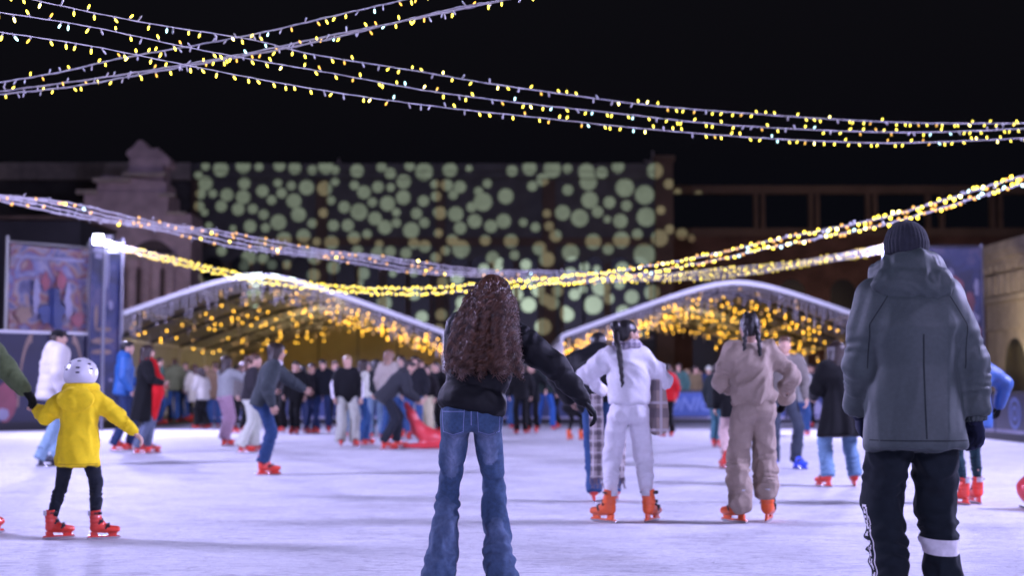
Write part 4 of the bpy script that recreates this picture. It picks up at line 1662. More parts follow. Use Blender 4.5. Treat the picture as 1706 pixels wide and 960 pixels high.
def pose(sp):
    J = Pose()
    H = sp['H']
    s = J.s = H / 1.70
    lift = J.lift = sp.get('lift', .075)
    sex = sp.get('sex', 'f')
    J.sh = (.158 if sex == 'f' else .178) * s * sp.get('shw', 1)
    po = sp.get('pelvis', (0, 0))
    J.P = np.array([po[0], po[1], .93 * s + lift - sp.get('crouch', 0)])
    ln, sd, tw = R(sp.get('lean', 3)), R(sp.get('side', 0)), R(sp.get('twist', 0))
    u = np.array([math.sin(sd), math.sin(ln), math.cos(ln) * math.cos(sd)])
    J.u = u / np.linalg.norm(u)
    x = np.array([math.cos(tw), math.sin(tw), 0])
    x = x - J.u * (x @ J.u)
    J.x = x / np.linalg.norm(x)
    J.f = np.cross(J.u, J.x)
    J.N = J.P + J.u * .515 * s
    hd = J.u * .6 + np.array([0, 0, .4])
    hd /= np.linalg.norm(hd)
    J.H = J.N + hd * .135 * s + J.f * .012
    hy, hp, hr = (R(v) for v in sp.get('head', (0, 0, 0)))
    J.hs = (H / 1.70) ** .33
    J.HM = Matrix.Translation(Vector(J.H)) @ Matrix.Rotation(hy, 4, 'Z') @ Matrix.Rotation(-hp, 4, 'X') @ Matrix.Rotation(hr, 4, 'Y') @ Matrix.Scale(J.hs, 4)
    J.S, J.E, J.W = {}, {}, {}
    hands = sp.get('hands', {})
    hints = sp.get('elbows', {})
    for k, sg in (('L', -1), ('R', 1)):
        S = J.N - J.u * .065 * s + J.x * sg * J.sh
        off = np.array(hands.get(k, (sg * .10, .05, -.50))) * s
        T = S + off
        hint = hints.get(k, (sg * .6, -1, -.2))
        E, W = ik(S, T, .285 * s, .25 * s, hint)
        J.S[k], J.E[k], J.W[k] = S, E, W
    J.hip, J.K, J.A, J.foot = {}, {}, {}, {}
    feet = sp.get('feet', {})
    for k, sg in (('L', -1), ('R', 1)):
        fx, fy, yaw, fz = (tuple(feet.get(k, (sg * .10, 0, -sg * 8, 0))) + (0,))[:4]
        hp_ = J.P + np.array([sg * .085 * s, 0, -.03 * s])
        An = np.array([fx, fy - .01, lift + .085 * s + fz])
        kh = sp.get('knees', {}).get(k, (-math.sin(R(yaw)), math.cos(R(yaw)), .1))
        K, A_ = ik(hp_, An, .43 * s, .425 * s, kh)
        J.hip[k], J.K[k], J.A[k] = hp_, K, A_
        J.foot[k] = (A_[0], A_[1] + .01, A_[2] - lift - .085 * s, yaw)
    return J


def leg_mesh(f, J, kind, end, k_):
    pass


def person(label, sp):
    """one skater: body, clothing, hair and skates as parts"""
    fine = sp.get('fine', False)
    vox = sp.get('vox', .011 if fine else .022)
    if 'xy' in sp:
        g_ = Vector((sp['xy'][0], sp['xy'][1], 0))
    else:
        g_ = ground(sp['px'], sp['py'])
    if 'H' not in sp:
        sp['H'] = at(sp['px'], sp['hd'], g_.y).z - sp.get('lift', .075) - .0
    t = thing('person', g_, label, 'person', sp.get('group', 'skaters on the ice'), R(sp.get('rz', 0)))
    J = pose(sp)
    s = J.s
    sex = sp.get('sex', 'f')
    wf = (.92 if sex == 'f' else 1.0) * sp.get('fat', 1.0)
    skin = sp.get('skin', SKIN)
    seed = sp.get('seed', int(abs(g_.x * 37 + g_.y * 11)) % 50)
    hs = 1.0 if not fine else 1.0
    # ---- body
    f = Field(.016 if fine else .030)
    f.loft(J.P - J.u * .12 * s, J.N, J.x, [0, .2, .4, .7, .88, 1], [v * s * wf for v in (.155, .155, .132, .15, .13, .05)], [v * s * wf for v in (.10, .105, .09, .105, .08, .05)], k=.03)
    f.cone(J.N - J.u * .03, J.H - J.u * .02, .055 * s, .05 * s, .03)
    for k in 'LR':
        f.cone(J.N - J.u * .06 * s, J.S[k], .05 * s, .052 * s, .04)
        f.cone(J.S[k], J.E[k], .05 * s, .038 * s, .03)
        f.cone(J.E[k], J.W[k], .038 * s, .027 * s, .02)
        lr = [min(a_, b_ * s * sp['legs'].get('g', 1) * .80) for a_, b_ in zip((.078 * s * wf, .05 * s, .046 * s, .033 * s), [LEGK[sp['legs']['kind']][i_] for i_ in (0, 2, 3, 4)])]
        f.cone(J.hip[k], J.K[k], lr[0], lr[1], .02)
        f.cone(J.K[k], J.A[k], lr[1:], None, .01)
        yaw = R(J.foot[k][3])
        f.cone(J.A[k] - np.array([0, 0, .04]), J.A[k] + np.array([-math.sin(yaw) * .13 * s, math.cos(yaw) * .13 * s, -.055]), .035 * s, .028 * s, .02)
    V, Q = f.surf(1)
    hv, hq, hm = HEAD_FINE if fine else HEAD_FAR
    parts = [(V, Q, 0), (xf(hv, J.HM), hq, hm)]
    gl = sp.get('gloves')
    gparts = []
    for k, sg in (('L', -1), ('R', 1)):
        fd = Vector(J.W[k] - J.E[k]).normalized()
        fh = sp.get('thumbs', {}).get(k, (0, 1, .2) if abs(fd.y) < .8 else (0, 0, 1))
        M = Matrix.Translation(Vector(J.W[k]) + fd * .008) @ frame_from(-fd, fh) @ Matrix.Diagonal((1, 1, 1, 1))
        M = M @ Matrix.Scale(s ** .8, 4)
        for kind in (['skin'] + (['glove'] if gl else [])):
            v, q = HAND[('fine' if fine else 'far', kind)]
            if sg < 0:
                v = v * np.array([-1, 1, 1])
                q = q[:, ::-1]
            if kind == 'skin':
                # inside a glove the hand is drawn in a little
                if gl:
                    v, q = HAND[('fine' if fine else 'far', 'glove')]
                    if sg < 0:
                        v = v * np.array([-1, 1, 1])
                        q = q[:, ::-1]
                    v = v - normals(v, q) * .0035
                parts.append((xf(v, M), q, 0))
            else:
                gparts.append((k, xf(v, M), q))
    V, Q, mi = join(parts)
    link('body', np_mesh('body', V, Q, mi=mi), t, [skin, LIP, EYEW, EYED])
    for k, v, q in gparts:
        if fine:
            ff = Field(.008)
            fd = (J.W[k] - J.E[k]) / np.linalg.norm(J.W[k] - J.E[k])
            ff.cone(J.W[k] - fd * .05, J.W[k] + fd * .02, [.036 * s, .034 * s, .032 * s], None, .01)
            v2, q2 = ff.surf(1)
            v, q, _ = join([(v, q, 0), (v2, q2, 0)])
        link('glove', np_mesh('glove', v, q), t, gl)
    # ---- trousers
    lg = sp['legs']
    kind = kind_l = lg['kind']
    pr_ = [r * s * lg.get('g', 1) for r in LEGK[kind]]
    end = lg.get('end', .17 if kind in ('jogger', 'slim', 'legging') else .10)
    f = Field(vox)
    hipx = .160 * wf * s + (pr_[0] - .09 * s) * .8
    waist = J.P + J.u * .10 * s
    f.loft(J.P - np.array([0, 0, .075 * s]), waist, (1, 0, 0), [0, .35, .7, 1], [hipx * .98, hipx, hipx * .95, hipx * .88], [.105 * s * wf, .118 * s * wf, .112 * s * wf, .10 * s * wf], oy=[-.012, -.015, -.008, 0], k=.05, e=2.2)
    fa = lg.get('fold', .006 if fine else .010)
    for k, sg in (('L', -1), ('R', 1)):
        hp_ = J.hip[k] + np.array([0, -.005, -.01])
        K, A_ = J.K[k], J.A[k]
        f.ell(J.P + np.array([sg * .075 * s * wf, -.058 * s, -.065 * s]), (.088 * s * wf, .078 * s, .085 * s), .05)
        zt = lg.get('ends', {}).get(k, end) + J.foot[k][2] * .9
        tt = np.clip((K[2] - zt) / max(K[2] - A_[2], .05), .2, 1.35)
        En = K + (A_ - K) * tt
        f.cone(hp_, K, [pr_[0], pr_[1], (pr_[1] + pr_[2]) / 2, pr_[2]], None, .035, fold=(fa * .6, 5, .55, 1.0, seed + sg))
        f.cone(K, En, [pr_[2], (pr_[2] + pr_[3]) / 2, pr_[3], (pr_[3] + pr_[4]) / 2, pr_[4]], None, .02, fold=(fa * lg.get('bunch', 1.3), lg.get('nf', 5), .02, .97, seed + 3 + sg), flat=lg.get('flat', kind not in ('jogger', 'legging')))
        if kind in ('jogger', 'legging', 'slim'):
            dd = (En - K) / np.linalg.norm(En - K)
            f.cone(En - dd * .015, En + dd * .045, pr_[4] * .80, pr_[4] * .78, .012)
    V, Q = f.surf(1 if fine else 2)
    if fine:
        V = wrinkle(V, Q, lg.get('wr', .006), 9 / s, seed, (1, 1, .8), .6)
        V = lap(V, Q, .3)
    J.tro_o = link('trousers', np_mesh('trousers', V, Q), t, lg['m'])
    J.tro = (V, Q)
    # ---- top
    tp = sp['top']
    g = tp.get('g', .02) * (1 if s > .85 else .85)
    hem = tp.get('hem', .10) * s
    f = Field(vox)
    a = J.P - (J.u * .5 + np.array([0, 0, .5])) * hem if hem > .2 else J.P - J.u * hem
    b = J.N + J.u * .0
    Lt = np.linalg.norm(b - a)
    tP = hem / Lt
    q1 = 1 - tP
    ts = [0, max(tP, .02), tP + .30 * q1, tP + .62 * q1, tP + .84 * q1, tP + .94 * q1, 1]
    fl = tp.get('flare', 0.0)
    cin = tp.get('cinch', 0.0)
    wx = [(.158 * wf * s) + g + fl - cin, .155 * wf * s + g + .004, .140 * wf * s + g + tp.get('blouse', 0), .160 * wf * s + g, (J.sh * .97) + g * .5, J.sh * .62 + g * .3, .068 * s + .012]
    wy = [.116 * s * wf + g + fl * .7 - cin, .112 * s * wf + g, .105 * s * wf + g + tp.get('blouse', 0), .115 * s * wf + g, .092 * s + g * .6, .076 * s + g * .3, .062 * s + .012]
    f.loft(a, b, J.x, ts, wx, wy, oy=[-.01, -.01, -.005, -.012, -.018, -.012, 0], k=.04, e=2.25, quilt=tp.get('quilt'), fold=tp.get('drape'))
    sl = tp.get('sl', 1.0)
    for k, sg in (('L', -1), ('R', 1)):
        S, E, W = J.S[k], J.E[k], J.W[k]
        wd = (W - E) / np.linalg.norm(W - E)
        ru = (.052 * s + g * .75) * sl
        rl = (.042 * s + g * .62) * sl
        qn = tp.get('sq', 0)
        f.cone(S - J.x * sg * .03 - J.u * .012, S + (E - S) * .5, ru * 1.03, ru, .06)
        fd_ = (qn, 3.0, .0, 1.0, 5) if qn else (tp.get('fold', .006), 4, .45, 1, seed)
        f.cone(S, E, [ru * 1.05, ru * 1.02, ru * .98, (ru + rl) / 2 * 1.02], None, .05, fold=fd_)
        fd_ = (qn, 2.6, .0, .95, 6) if qn else (tp.get('fold', .006) * 1.2, 5, .0, .95, seed + 2)
        f.cone(E, W - wd * .012, [(ru + rl) / 2 * 1.02, rl * 1.05, rl, rl * .93 + tp.get('puffcuff', 0), rl * tp.get('cuff', .82)], None, .03, fold=fd_, flat=tp.get('flatcuff', False))
    if tp.get('collar'):
        f.cone(J.N - J.u * .02, J.N + J.u * tp['collar'], .072 * s + g * .3, .072 * s + g * .25, .02)
        f.cone(J.N + J.u * (tp['collar'] - .02), J.N + J.u * (tp['collar'] + .06), .058 * s, .06 * s, .01, o='s')
    if tp.get('hood'):
        hh = tp['hood']
        c = J.N - J.f * .085 * s - J.u * .035 * s
        f.ell(c, (.125 * hh * s, .062 * hh * s, .095 * hh * s), .03, M=Matrix([list(J.x), list(J.f), list(J.u)]).transposed())
        for i in range(9):
            an = PI * (i / 8) - PI / 2
            an2 = PI * ((i + 1) / 8) - PI / 2
            if i == 8:
                break
            ring = lambda q: J.N + J.x * math.sin(q) * .095 * s * hh + J.f * (.035 - math.cos(q) * .105 * hh) * s + J.u * (.018 + .022 * math.cos(q)) * s * hh
            f.cone(ring(an), ring(an2), .034 * s * hh, None, .03)
    V, Q = f.surf(1 if fine else 2)
    if fine:
        V = wrinkle(V, Q, tp.get('wr', .008), tp.get('ws', 6.5) / s, seed + 9, tp.get('wst', (1, 1, .55)), .9, rot=tp.get('wrot', 0))
        V = lap(V, Q, .15)
    J.topmesh = (V, Q)
    J.top = link(tp.get('name', 'jacket'), np_mesh('top', V, Q), t, tp['m'])
    # ---- hair / hat
    for hk in sp.get('hair', []):
        kind, hm_ = hk[:2]
        v, q = hair_get(kind, fine)
        if len(hk) > 2:
            v = v * hk[2]
        nm = kind if kind in ('beanie', 'cap', 'helmet') else 'hair'
        o = link(nm, np_mesh(nm, xf(v, J.HM), q), t, hm_)
    # ---- skates
    c = sp.get('skate', 'red')
    for k, sg in (('L', -1), ('R', 1)):
        end = lg.get('ends', {}).get(k, lg.get('end', .17 if kind_l in ('jogger', 'slim', 'legging') else .10))
        ss = sp.get('sks', s ** .8) * (1 if end > .17 * s else .93)
        fx, fy, fz, yaw = J.foot[k]
        tilt = sp.get('tilt', {}).get(k, 0)
        mw = Matrix.Translation((fx - math.sin(R(yaw)) * .048 * ss, fy + math.cos(R(yaw)) * .048 * ss, fz)) @ Matrix.Rotation(R(yaw), 4, 'Z') @ Matrix.Rotation(R(tilt), 4, 'Y') @ Matrix.Rotation(R(sp.get('toe', {}).get(k, 0)), 4, 'X') @ Matrix.Scale(ss, 4)
        if sp.get('fullskate', fine):
            o = link('skate', SK_ME[c + ('' if end > .17 * s else '_low')][0], t, mw=mw)
            link('blade_holder', SK_ME[c][1], o)
            link('blade', BL_ME, o)
            if end > .17 * s:
                link('buckles', BK_ME, o)
                link('size_tag', TG_ME, o)
        else:
            link('skate', SK_ME[c + '_far'], t, mw=mw)
    J.t = t
    return J


def fields_part(J, name, f, m, smooth=1, wr=None):
    V, Q = f.surf(smooth)
    if wr:
        V = wrinkle(V, Q, *wr)
    return link(name, np_mesh(name, V, Q), J.t, m)
# ================================================================ the cast
from mathutils.bvhtree import BVHTree


def fabric(r, g, b, **k):
    c = srgb(r, g, b)
    return cloth((c[0] * .92, c[1] * 1.0, c[2] * .72), **k)




def denim(name, col, fade=True):
    if name in MATS:
        return MATS[name]
    m = cloth((col[0] * 1.0, col[1] * 1.08, col[2] * .78), .85, .22, .35, 140)
    m = m.copy()
    m.name = name
    nt = m.node_tree
    b = nt.nodes['Principled BSDF']
    src = b.inputs['Base Color'].links[0].from_socket
    at_ = nt.nodes.new('ShaderNodeAttribute')
    at_.attribute_name = 'fade'
    n = nt.nodes.new('ShaderNodeTexNoise')
    n.inputs['Scale'].default_value = 25
    n.inputs['Detail'].default_value = 8
    mu = nt.nodes.new('ShaderNodeMath'); mu.operation = 'MULTIPLY'
    nt.links.new(at_.outputs['Fac'], mu.inputs[0]); nt.links.new(n.outputs['Fac'], mu.inputs[1])
    mx = nt.nodes.new('ShaderNodeMix'); mx.data_type = 'RGBA'
    nt.links.new(mu.outputs[0], mx.inputs['Factor'])
    nt.links.new(src, mx.inputs[6])
    mx.inputs[7].default_value = (.34, .40, .58, 1)
    nt.links.new(mx.outputs[2], b.inputs['Base Color'])
    MATS[name] = m
    return m


def plaid(name, c0, c1, c2, sc=14):
    m, nt, b = newmat(name)
    tc = nt.nodes.new('ShaderNodeTexCoord')
    sp = nt.nodes.new('ShaderNodeSeparateXYZ')
    nt.links.new(tc.outputs['Object'], sp.inputs[0])

    def stripe(out, s, th, ph):
        a = nt.nodes.new('ShaderNodeMath'); a.operation = 'MULTIPLY_ADD'
        nt.links.new(out, a.inputs[0]); a.inputs[1].default_value = s; a.inputs[2].default_value = ph
        f = nt.nodes.new('ShaderNodeMath'); f.operation = 'FRACT'
        nt.links.new(a.outputs[0], f.inputs[0])
        l = nt.nodes.new('ShaderNodeMath'); l.operation = 'LESS_THAN'
        nt.links.new(f.outputs[0], l.inputs[0]); l.inputs[1].default_value = th
        return l.outputs[0]

    col = None
    for out, s, th, ph, c, fac in ((sp.outputs[0], sc, .4, .1, c1, .65), (sp.outputs[2], sc * .8, .35, .2, c1, .6), (sp.outputs[0], sc, .12, .55, c2, .8), (sp.outputs[2], sc * .8, .1, .7, c2, .8)):
        k = stripe(out, s, th, ph)
        ml = nt.nodes.new('ShaderNodeMath'); ml.operation = 'MULTIPLY'
        nt.links.new(k, ml.inputs[0]); ml.inputs[1].default_value = fac
        mx = nt.nodes.new('ShaderNodeMix'); mx.data_type = 'RGBA'
        nt.links.new(ml.outputs[0], mx.inputs['Factor'])
        if col is None:
            mx.inputs[6].default_value = (*c0, 1)
        else:
            nt.links.new(col, mx.inputs[6])
        mx.inputs[7].default_value = (*c, 1)
        col = mx.outputs[2]
    nt.links.new(col, b.inputs['Base Color'])
    b.inputs['Roughness'].default_value = .95
    return m


def patch(J, name, VQ, us, vs, pos, dirv, off, m):
    """sheet sewn on a garment: grid us x vs, pos(u,v) start point, cast along dirv"""
    bvh = BVHTree.FromPolygons(VQ[0].tolist(), VQ[1].tolist())
    V, ok, idx = [], {}, {}
    for j, v in enumerate(vs):
        for i, u in enumerate(us):
            p = Vector(pos(u, v))
            dv = Vector(dirv(u, v) if callable(dirv) else dirv).normalized()
            hit, nn, _, _ = bvh.ray_cast(p, dv, 2.0)
            if hit is not None:
                idx[i, j] = len(V)
                V.append(hit - dv * off)
    Q = []
    for j in range(len(vs) - 1):
        for i in range(len(us) - 1):
            k = [(i, j), (i + 1, j), (i + 1, j + 1), (i, j + 1)]
            if all(q in idx for q in k):
                Q.append([idx[q] for q in k])
    if not Q:
        return None
    return V, Q


def sew(J, name, VQ, us, vs, pos, dirv, off, m, thick=.0):
    r = patch(J, name, VQ, us, vs, pos, dirv, off, m)
    if r:
        return link(name, np_mesh(name, np.array([tuple(v) for v in r[0]]), np.array(r[1])), J.t, m)


def add_fade(o, fn):
    me = o.data
    co = np.empty(len(me.vertices) * 3, np.float32)
    me.vertices.foreach_get('co', co)
    a = me.attributes.new('fade', 'FLOAT', 'POINT')
    a.data.foreach_set('value', fn(co.reshape(-1, 3)).astype(np.float32))


BLACKP = mat('black_nylon', (.0065, .007, .0085), .6, bump=.12, scale=35, var=.25, spec=.22)
# ---------------------------------------------------------------- curly haired woman
JEANS = denim('washed_denim', srgb(60, 77, 122))
J = person('woman with long curly auburn hair, short black puffer jacket and blue jeans', dict(
    xy=tuple(ground(785, 985))[:2], rz=0, H=1.69, fine=True, vox=.010, lean=9, side=11, twist=-6, seed=3,
    feet={'L': (-.165, -.02, 14, 0), 'R': (.155, .03, -12, 0)}, knees={'L': (-.02, 1, 0), 'R': (.02, 1, 0)},
    hands={'R': (.385, -.03, -.36), 'L': (.05, .36, -.26)}, elbows={'R': (.3, -.6, .5), 'L': (-.25, -.5, -.8)}, head=(-6, -4, 4),
    top=dict(m=BLACKP, g=.040, hem=.035, quilt=(.15, .022), sq=.006, sl=.92, cuff=.72, wr=.007, ws=11, wst=(1, 1, 1.6), cinch=.012, collar=.05),
    legs=dict(kind='flare', m=JEANS, end=.035, fold=.009, bunch=1.15, nf=5, wr=.015, g=.93),
    gloves=BLACKP, skate='orange', hair=[], fullskate=True))
add_fade(J.tro_o, lambda P: np.clip(.85 * np.exp(-(((P[:, 0] - np.where(P[:, 0] < 0, -.105, .105)) / .035) ** 2 + ((P[:, 2] - .72) / .10) ** 2)) + .55 * np.exp(-(((np.abs(P[:, 0]) - .08) / .05) ** 2 + ((P[:, 2] - .84) / .05) ** 2)) + .25 * np.exp(-(((P[:, 2] - .35) / .2) ** 2)), 0, 1) * (P[:, 1] < .02))
WOMAN = J
# pockets, seam and loops of the jeans
DEN2 = denim('pocket_denim', srgb(62, 81, 128))
STI = cloth(srgb(120, 130, 170))
pz = J.P[2]
for sx in (-1, 1):
    cx = sx * .098
    W_ = lambda v: .066 - .006 * v
    sew(J, 'pocket', J.tro, np.linspace(-1, 1, 13), np.linspace(0, 1, 12), lambda u, v: (cx + u * W_(v), -.5, pz - .005 - v * (.125 + .018 * (1 - abs(u)))), (0, 1, 0), .003, DEN2)
    for e in (-1, 1):
        sew(J, 'stitching', J.tro, np.linspace(0, 1, 2), np.linspace(0, 1, 12), lambda u, v: (cx + e * (W_(v) - .002 - .004 * u), -.5, pz - .005 - v * .125), (0, 1, 0), .0048, STI)
    sew(J, 'stitching', J.tro, np.linspace(-1, 1, 13), np.linspace(0, 1, 2), lambda u, v: (cx + u * .064, -.5, pz - .012 - v * .005), (0, 1, 0), .0048, STI)
    sew(J, 'stitching', J.tro, np.linspace(-1, 1, 13), np.linspace(0, 1, 2), lambda u, v: (cx + u * .058, -.5, pz - .122 - .018 * (1 - abs(u)) - v * .005), (0, 1, 0), .0048, STI)
sew(J, 'stitching', J.tro, np.linspace(-1, 1, 2), np.linspace(0, 1, 14), lambda u, v: (.002 + u * .0028, -.5, pz + .05 - v * .14), (0, 1, 0), .002, STI)

# hair: a core with shade put into its colour and some 1700 curled locks
c = J.H
core = Field(.010)
core.ell((c[0], c[1] - .01, c[2] + .034), (.082, .102, .090), .02)
yb = lambda z_: J.N[1] - .10 - (1.42 - z_) * .10
ctr = [((.145, c[1] - .055, 1.66), .075), ((.135, yb(1.52) - .02, 1.54), .085), ((.10, yb(1.42) - .035, 1.42), .095), ((.08, yb(1.30) - .045, 1.31), .095)]
for i in range(3):
    core.cone(ctr[i][0], ctr[i + 1][0], ctr[i][1], ctr[i + 1][1], .03, n=(0, 1, 0), f=.62)
core.cone((.205, yb(1.5) + .0, 1.54), (.225, yb(1.28) - .035, 1.30), .045, .05, .03, n=(0, 1, 0), f=.7)
core.cone((.055, yb(1.45) - .01, 1.46), (-.06, yb(1.3) - .035, 1.32), .045, .065, .03, n=(0, 1, 0), f=.7)
core.ell((c[0] + .01, c[1] + .12, c[2] - .05), (.07, .085, .09), .01, 's')
V, Q = core.surf(1)
HCORE = hairmat('hair_core_shade', (.010, .005, .004), .7)
CURL = mat('hair_curls', (.10, .042, .021), .30, bump=.2, scale=90, var=.75, spec=.8)
hair = link('hair', np_mesh('hair', V, Q), J.t, HCORE)
rng = np.random.default_rng(21)
n = 2600
nc = 260
cid = rng.integers(0, nc, n)
cth = rng.uniform(-2.4, 2.4, nc)          # angle round the head, 0 = back
cph = rng.uniform(.05, 1.0, nc) ** .8       # 1 = crown
csx = np.clip(np.sin(cth) * .7 + rng.normal(0, .26, nc), -1, 1)
clen = np.where(rng.random(nc) < .32, rng.uniform(.04, .20, nc), 0)
clay = rng.random(nc)
th = cth[cid] + rng.normal(0, .10, n)
ph = np.clip(cph[cid] + rng.normal(0, .05, n), .02, 1)
rx, ry, rz_ = .082, .102, .092
sq_ = np.sqrt(1 - (ph * .98) ** 2)
root = np.stack([c[0] + rx * np.sin(th) * sq_, c[1] - .012 - ry * np.cos(th) * sq_, c[2] + .034 + rz_ * ph], 1)
sx = csx[cid] + rng.normal(0, .035, n)
lay = np.clip(clay[cid] + rng.normal(0, .08, n), 0, 1)
ex = .062 + sx * .212
ez = 1.232 + .030 * rng.standard_normal(nc)[cid] + .016 * rng.standard_normal(n) - .015 * np.clip(sx, 0, 1) + .04 * np.clip(-sx - .35, 0, 1) + clen[cid]
tt_ = np.clip((ez - 1.24) / .48, 0, 1)
ey = (J.N[1] - .195) - .075 * lay + .06 * np.abs(sx) ** 3 + .02 * tt_
T = np.linspace(0, 1, 48)[None, :]
m_ = 48
zz = root[:, 2:3] + (ez - root[:, 2])[:, None] * (T ** 1.15) + .012 * np.sin(PI * T)
fr = T ** 1.25
over = np.clip((root[:, 2:3] - zz) / .5, 0, 1)
# sideways: hugs the head first, then spreads evenly down to the wide tips
xend = ex * (1 - tt_) + (c[0] + sx * .11) * tt_
xx = root[:, 0:1] * (1 - fr) + xend[:, None] * fr + np.sign(sx)[:, None] * .012 * np.sin(PI * np.clip(T * 1.5, 0, 1)) * np.abs(sx)[:, None]
bl = (.030 + .035 * lay)[:, None] * np.sin(PI * np.clip(T * .8 + .05, 0, 1))
yy = root[:, 1:2] * (1 - T ** .7) + ey[:, None] * T ** .7 - bl * np.cos(np.clip(th, -1.4, 1.4))[:, None]
B = np.stack([xx, yy, zz], -1)
dv = B[:, -1] - root
L_ = np.linalg.norm(np.diff(B, axis=1), axis=2).sum(1)
dv /= np.linalg.norm(dv, axis=1)[:, None]
e1 = np.cross(dv, [.2, .9, .1]); e1 /= np.linalg.norm(e1, axis=1)[:, None]
e2 = np.cross(dv, e1)
pit = rng.uniform(.042, .070, nc)[cid]
amp = (.002 + .0155 * np.clip(T * 1.5 - .1, 0, 1)) * (rng.uniform(.6, 1.25, nc)[cid])[:, None]
phs = 2 * PI * ((L_ / pit)[:, None] * T) + (rng.uniform(0, 6.28, nc)[cid] + rng.normal(0, .7, n))[:, None]
B = B + (amp * np.cos(phs))[..., None] * e1[:, None] + (amp * np.sin(phs))[..., None] * e2[:, None]
B = B + rng.normal(0, .0045, (n, 1, 3)) * np.clip(T * 3, 0, 1)[..., None]
cl_ = np.stack([vnoise(B, 8, 1), vnoise(B, 8, 2), vnoise(B, 8, 3)], -1) - .5
B = B + cl_ * .030 * np.clip(T * 2, 0, 1)[..., None]
fly = rng.random(n) < .10
B = B + np.where(fly, 1, 0)[:, None, None] * (np.sign(sx)[:, None] * .022 * np.sin(PI * T * .9))[..., None] * np.array([1.0, -.4, .2])
rad = (.0046 * (1 - .6 * T) * rng.uniform(.5, 1.15, n)[:, None]) * np.where(fly, .45, 1)[:, None]
K = 4
ring = np.stack([B + (rad * math.cos(2 * PI * k / K))[..., None] * e1[:, None] + (rad * math.sin(2 * PI * k / K))[..., None] * e2[:, None] for k in range(K)], 2)
V = ring.reshape(-1, 3)
bi = (np.arange(n)[:, None, None] * m_ + np.arange(m_ - 1)[None, :, None]) * K
k0 = np.arange(K)[None, None, :]
Q = np.stack([bi + k0, bi + (k0 + 1) % K, bi + K + (k0 + 1) % K, bi + K + k0], -1).reshape(-1, 4)
link('curls', np_mesh('curls', V, Q), hair, CURL)

# ---------------------------------------------------------------- man in the grey jacket
GREYJ = mat('grey_shell', (.046, .061, .058), .56, bump=.06, scale=160, var=.10, sheen=.05, spec=.4)
DKTR = fabric(22, 28, 40)
J = person('man in grey hooded jacket, dark knitted hat and dark track trousers seen from behind', dict(
    xy=tuple(ground(1530, 1065))[:2], rz=0, H=1.785, sex='m', fine=True, vox=.011, lean=2, side=-1, twist=-3, seed=7, fat=1.0, shw=.80,
    feet={'L': (-.115, 0, 10, 0), 'R': (.13, .02, -10, 0)}, knees={'L': (-.1, 1, 0), 'R': (.15, 1, 0)},
    hands={'R': (.135, .02, -.51), 'L': (-.04, .15, -.49)}, elbows={'R': (.9, -.5, 0), 'L': (-.6, -1, 0)}, head=(-14, 2, 0),
    thumbs={'R': (-.6, .8, 0)},
    top=dict(m=GREYJ, g=.048, hem=.205, sl=.98, fold=.007, cuff=1.0, wr=.016, ws=6.5, wst=(1.1, 1, .34), wrot=14, flatcuff=True, flare=.012),
    legs=dict(kind='jogger', m=DKTR, g=.98, end=.12, fold=.010, wr=.014),
    gloves=cloth(srgb(36, 40, 60)), skate='orange', hair=[('short', H_DARK), ('beanie', mat('navy_knit', (.016, .018, .026), .92, bump=.5, scale=110, var=.2, sheen=.05), 1.03)]))


def hood_part(J, m, w, h, dp, rise, low, wr=.014, back=.125):
    f = Field(.009)
    f.ell(J.N - J.f * back - J.u * low, (w, dp, h), .03, M=Matrix([list(J.x), list(J.f), list(J.u)]).transposed())
    A = np.linspace(-2.2, 2.2, 20)
    f.chain([J.N + J.x * math.sin(a) * w * .70 + J.f * (w * .20 - math.cos(a) * w * .72) + J.u * rise * (.45 + .55 * math.cos(a)) for a in A], [w * .22] * 20, .035)
    f.ell(J.N + J.u * (rise + .05) + J.f * .035, (w * .52, w * .60, rise + .05), .02, 's')
    V, Q = f.surf(1)
    V = wrinkle(V, Q, wr, 8 / (w / .19), 5, (1, 1, 1.3), 1.0)
    return link('hood', np_mesh('hood', V, Q), J.t, m)


hood_part(J, GREYJ, .178, .098, .064, .088, .018, .016, .100)
# elastic cuff
fd = (J.W['R'] - J.E['R']) / np.linalg.norm(J.W['R'] - J.E['R'])
f = Field(.006)
f.cone(J.W['R'] - fd * .045, J.W['R'] + fd * .02, [.058, .054, .053], None, .004, flat=True)
V, Q = f.surf(1)
N_ = normals(V, Q)
q = V - J.W['R']
an = np.arctan2(q[:, 0], q[:, 1])
V = V + N_ * (.0035 * np.sin(an * 16))[:, None]
link('cuff', np_mesh('cuff', V, Q), J.t, GREYJ)
SEAM = cloth((.025, .032, .032))
sew(J, 'back_seam', J.topmesh, np.linspace(-1, 1, 2), np.linspace(0, 1, 40), lambda u, v: (.002 + u * .0035, -.6, J.P[2] + .30 - v * .46), (0, 1, 0), .0012, SEAM)
sew(J, 'hem_seam', J.topmesh, np.linspace(-1, 1, 40), np.linspace(0, 1, 2), lambda u, v: (u * .24, -.6, J.P[2] - .165 - v * .006), (0, 1, 0), .0012, SEAM)
for sx in (-1, 1):
    sew(J, 'sleeve_seam', J.topmesh, np.linspace(-1, 1, 2), np.linspace(0, 1, 30), lambda u, v: (sx * (.115 + .10 * min(1, v * 2.2)) + u * .003, -.6, J.N[2] - .03 - v * .36), (0, 1, 0), .0012, SEAM)
# lit inner rim of the hood, its light put in as pale cloth
f = Field(.008)
rg = [J.N + np.array([math.sin(a) * .098, .02 - math.cos(a) * .098, .068 + .028 * math.cos(a)]) for a in np.linspace(-2.0, 2.0, 18)]
f.chain(rg, [.013] * 18, .01)
V, Q = f.surf(1)
link('hood_lit_rim', np_mesh('hood_lit_rim', V, Q), J.t, cloth(srgb(165, 160, 170)))
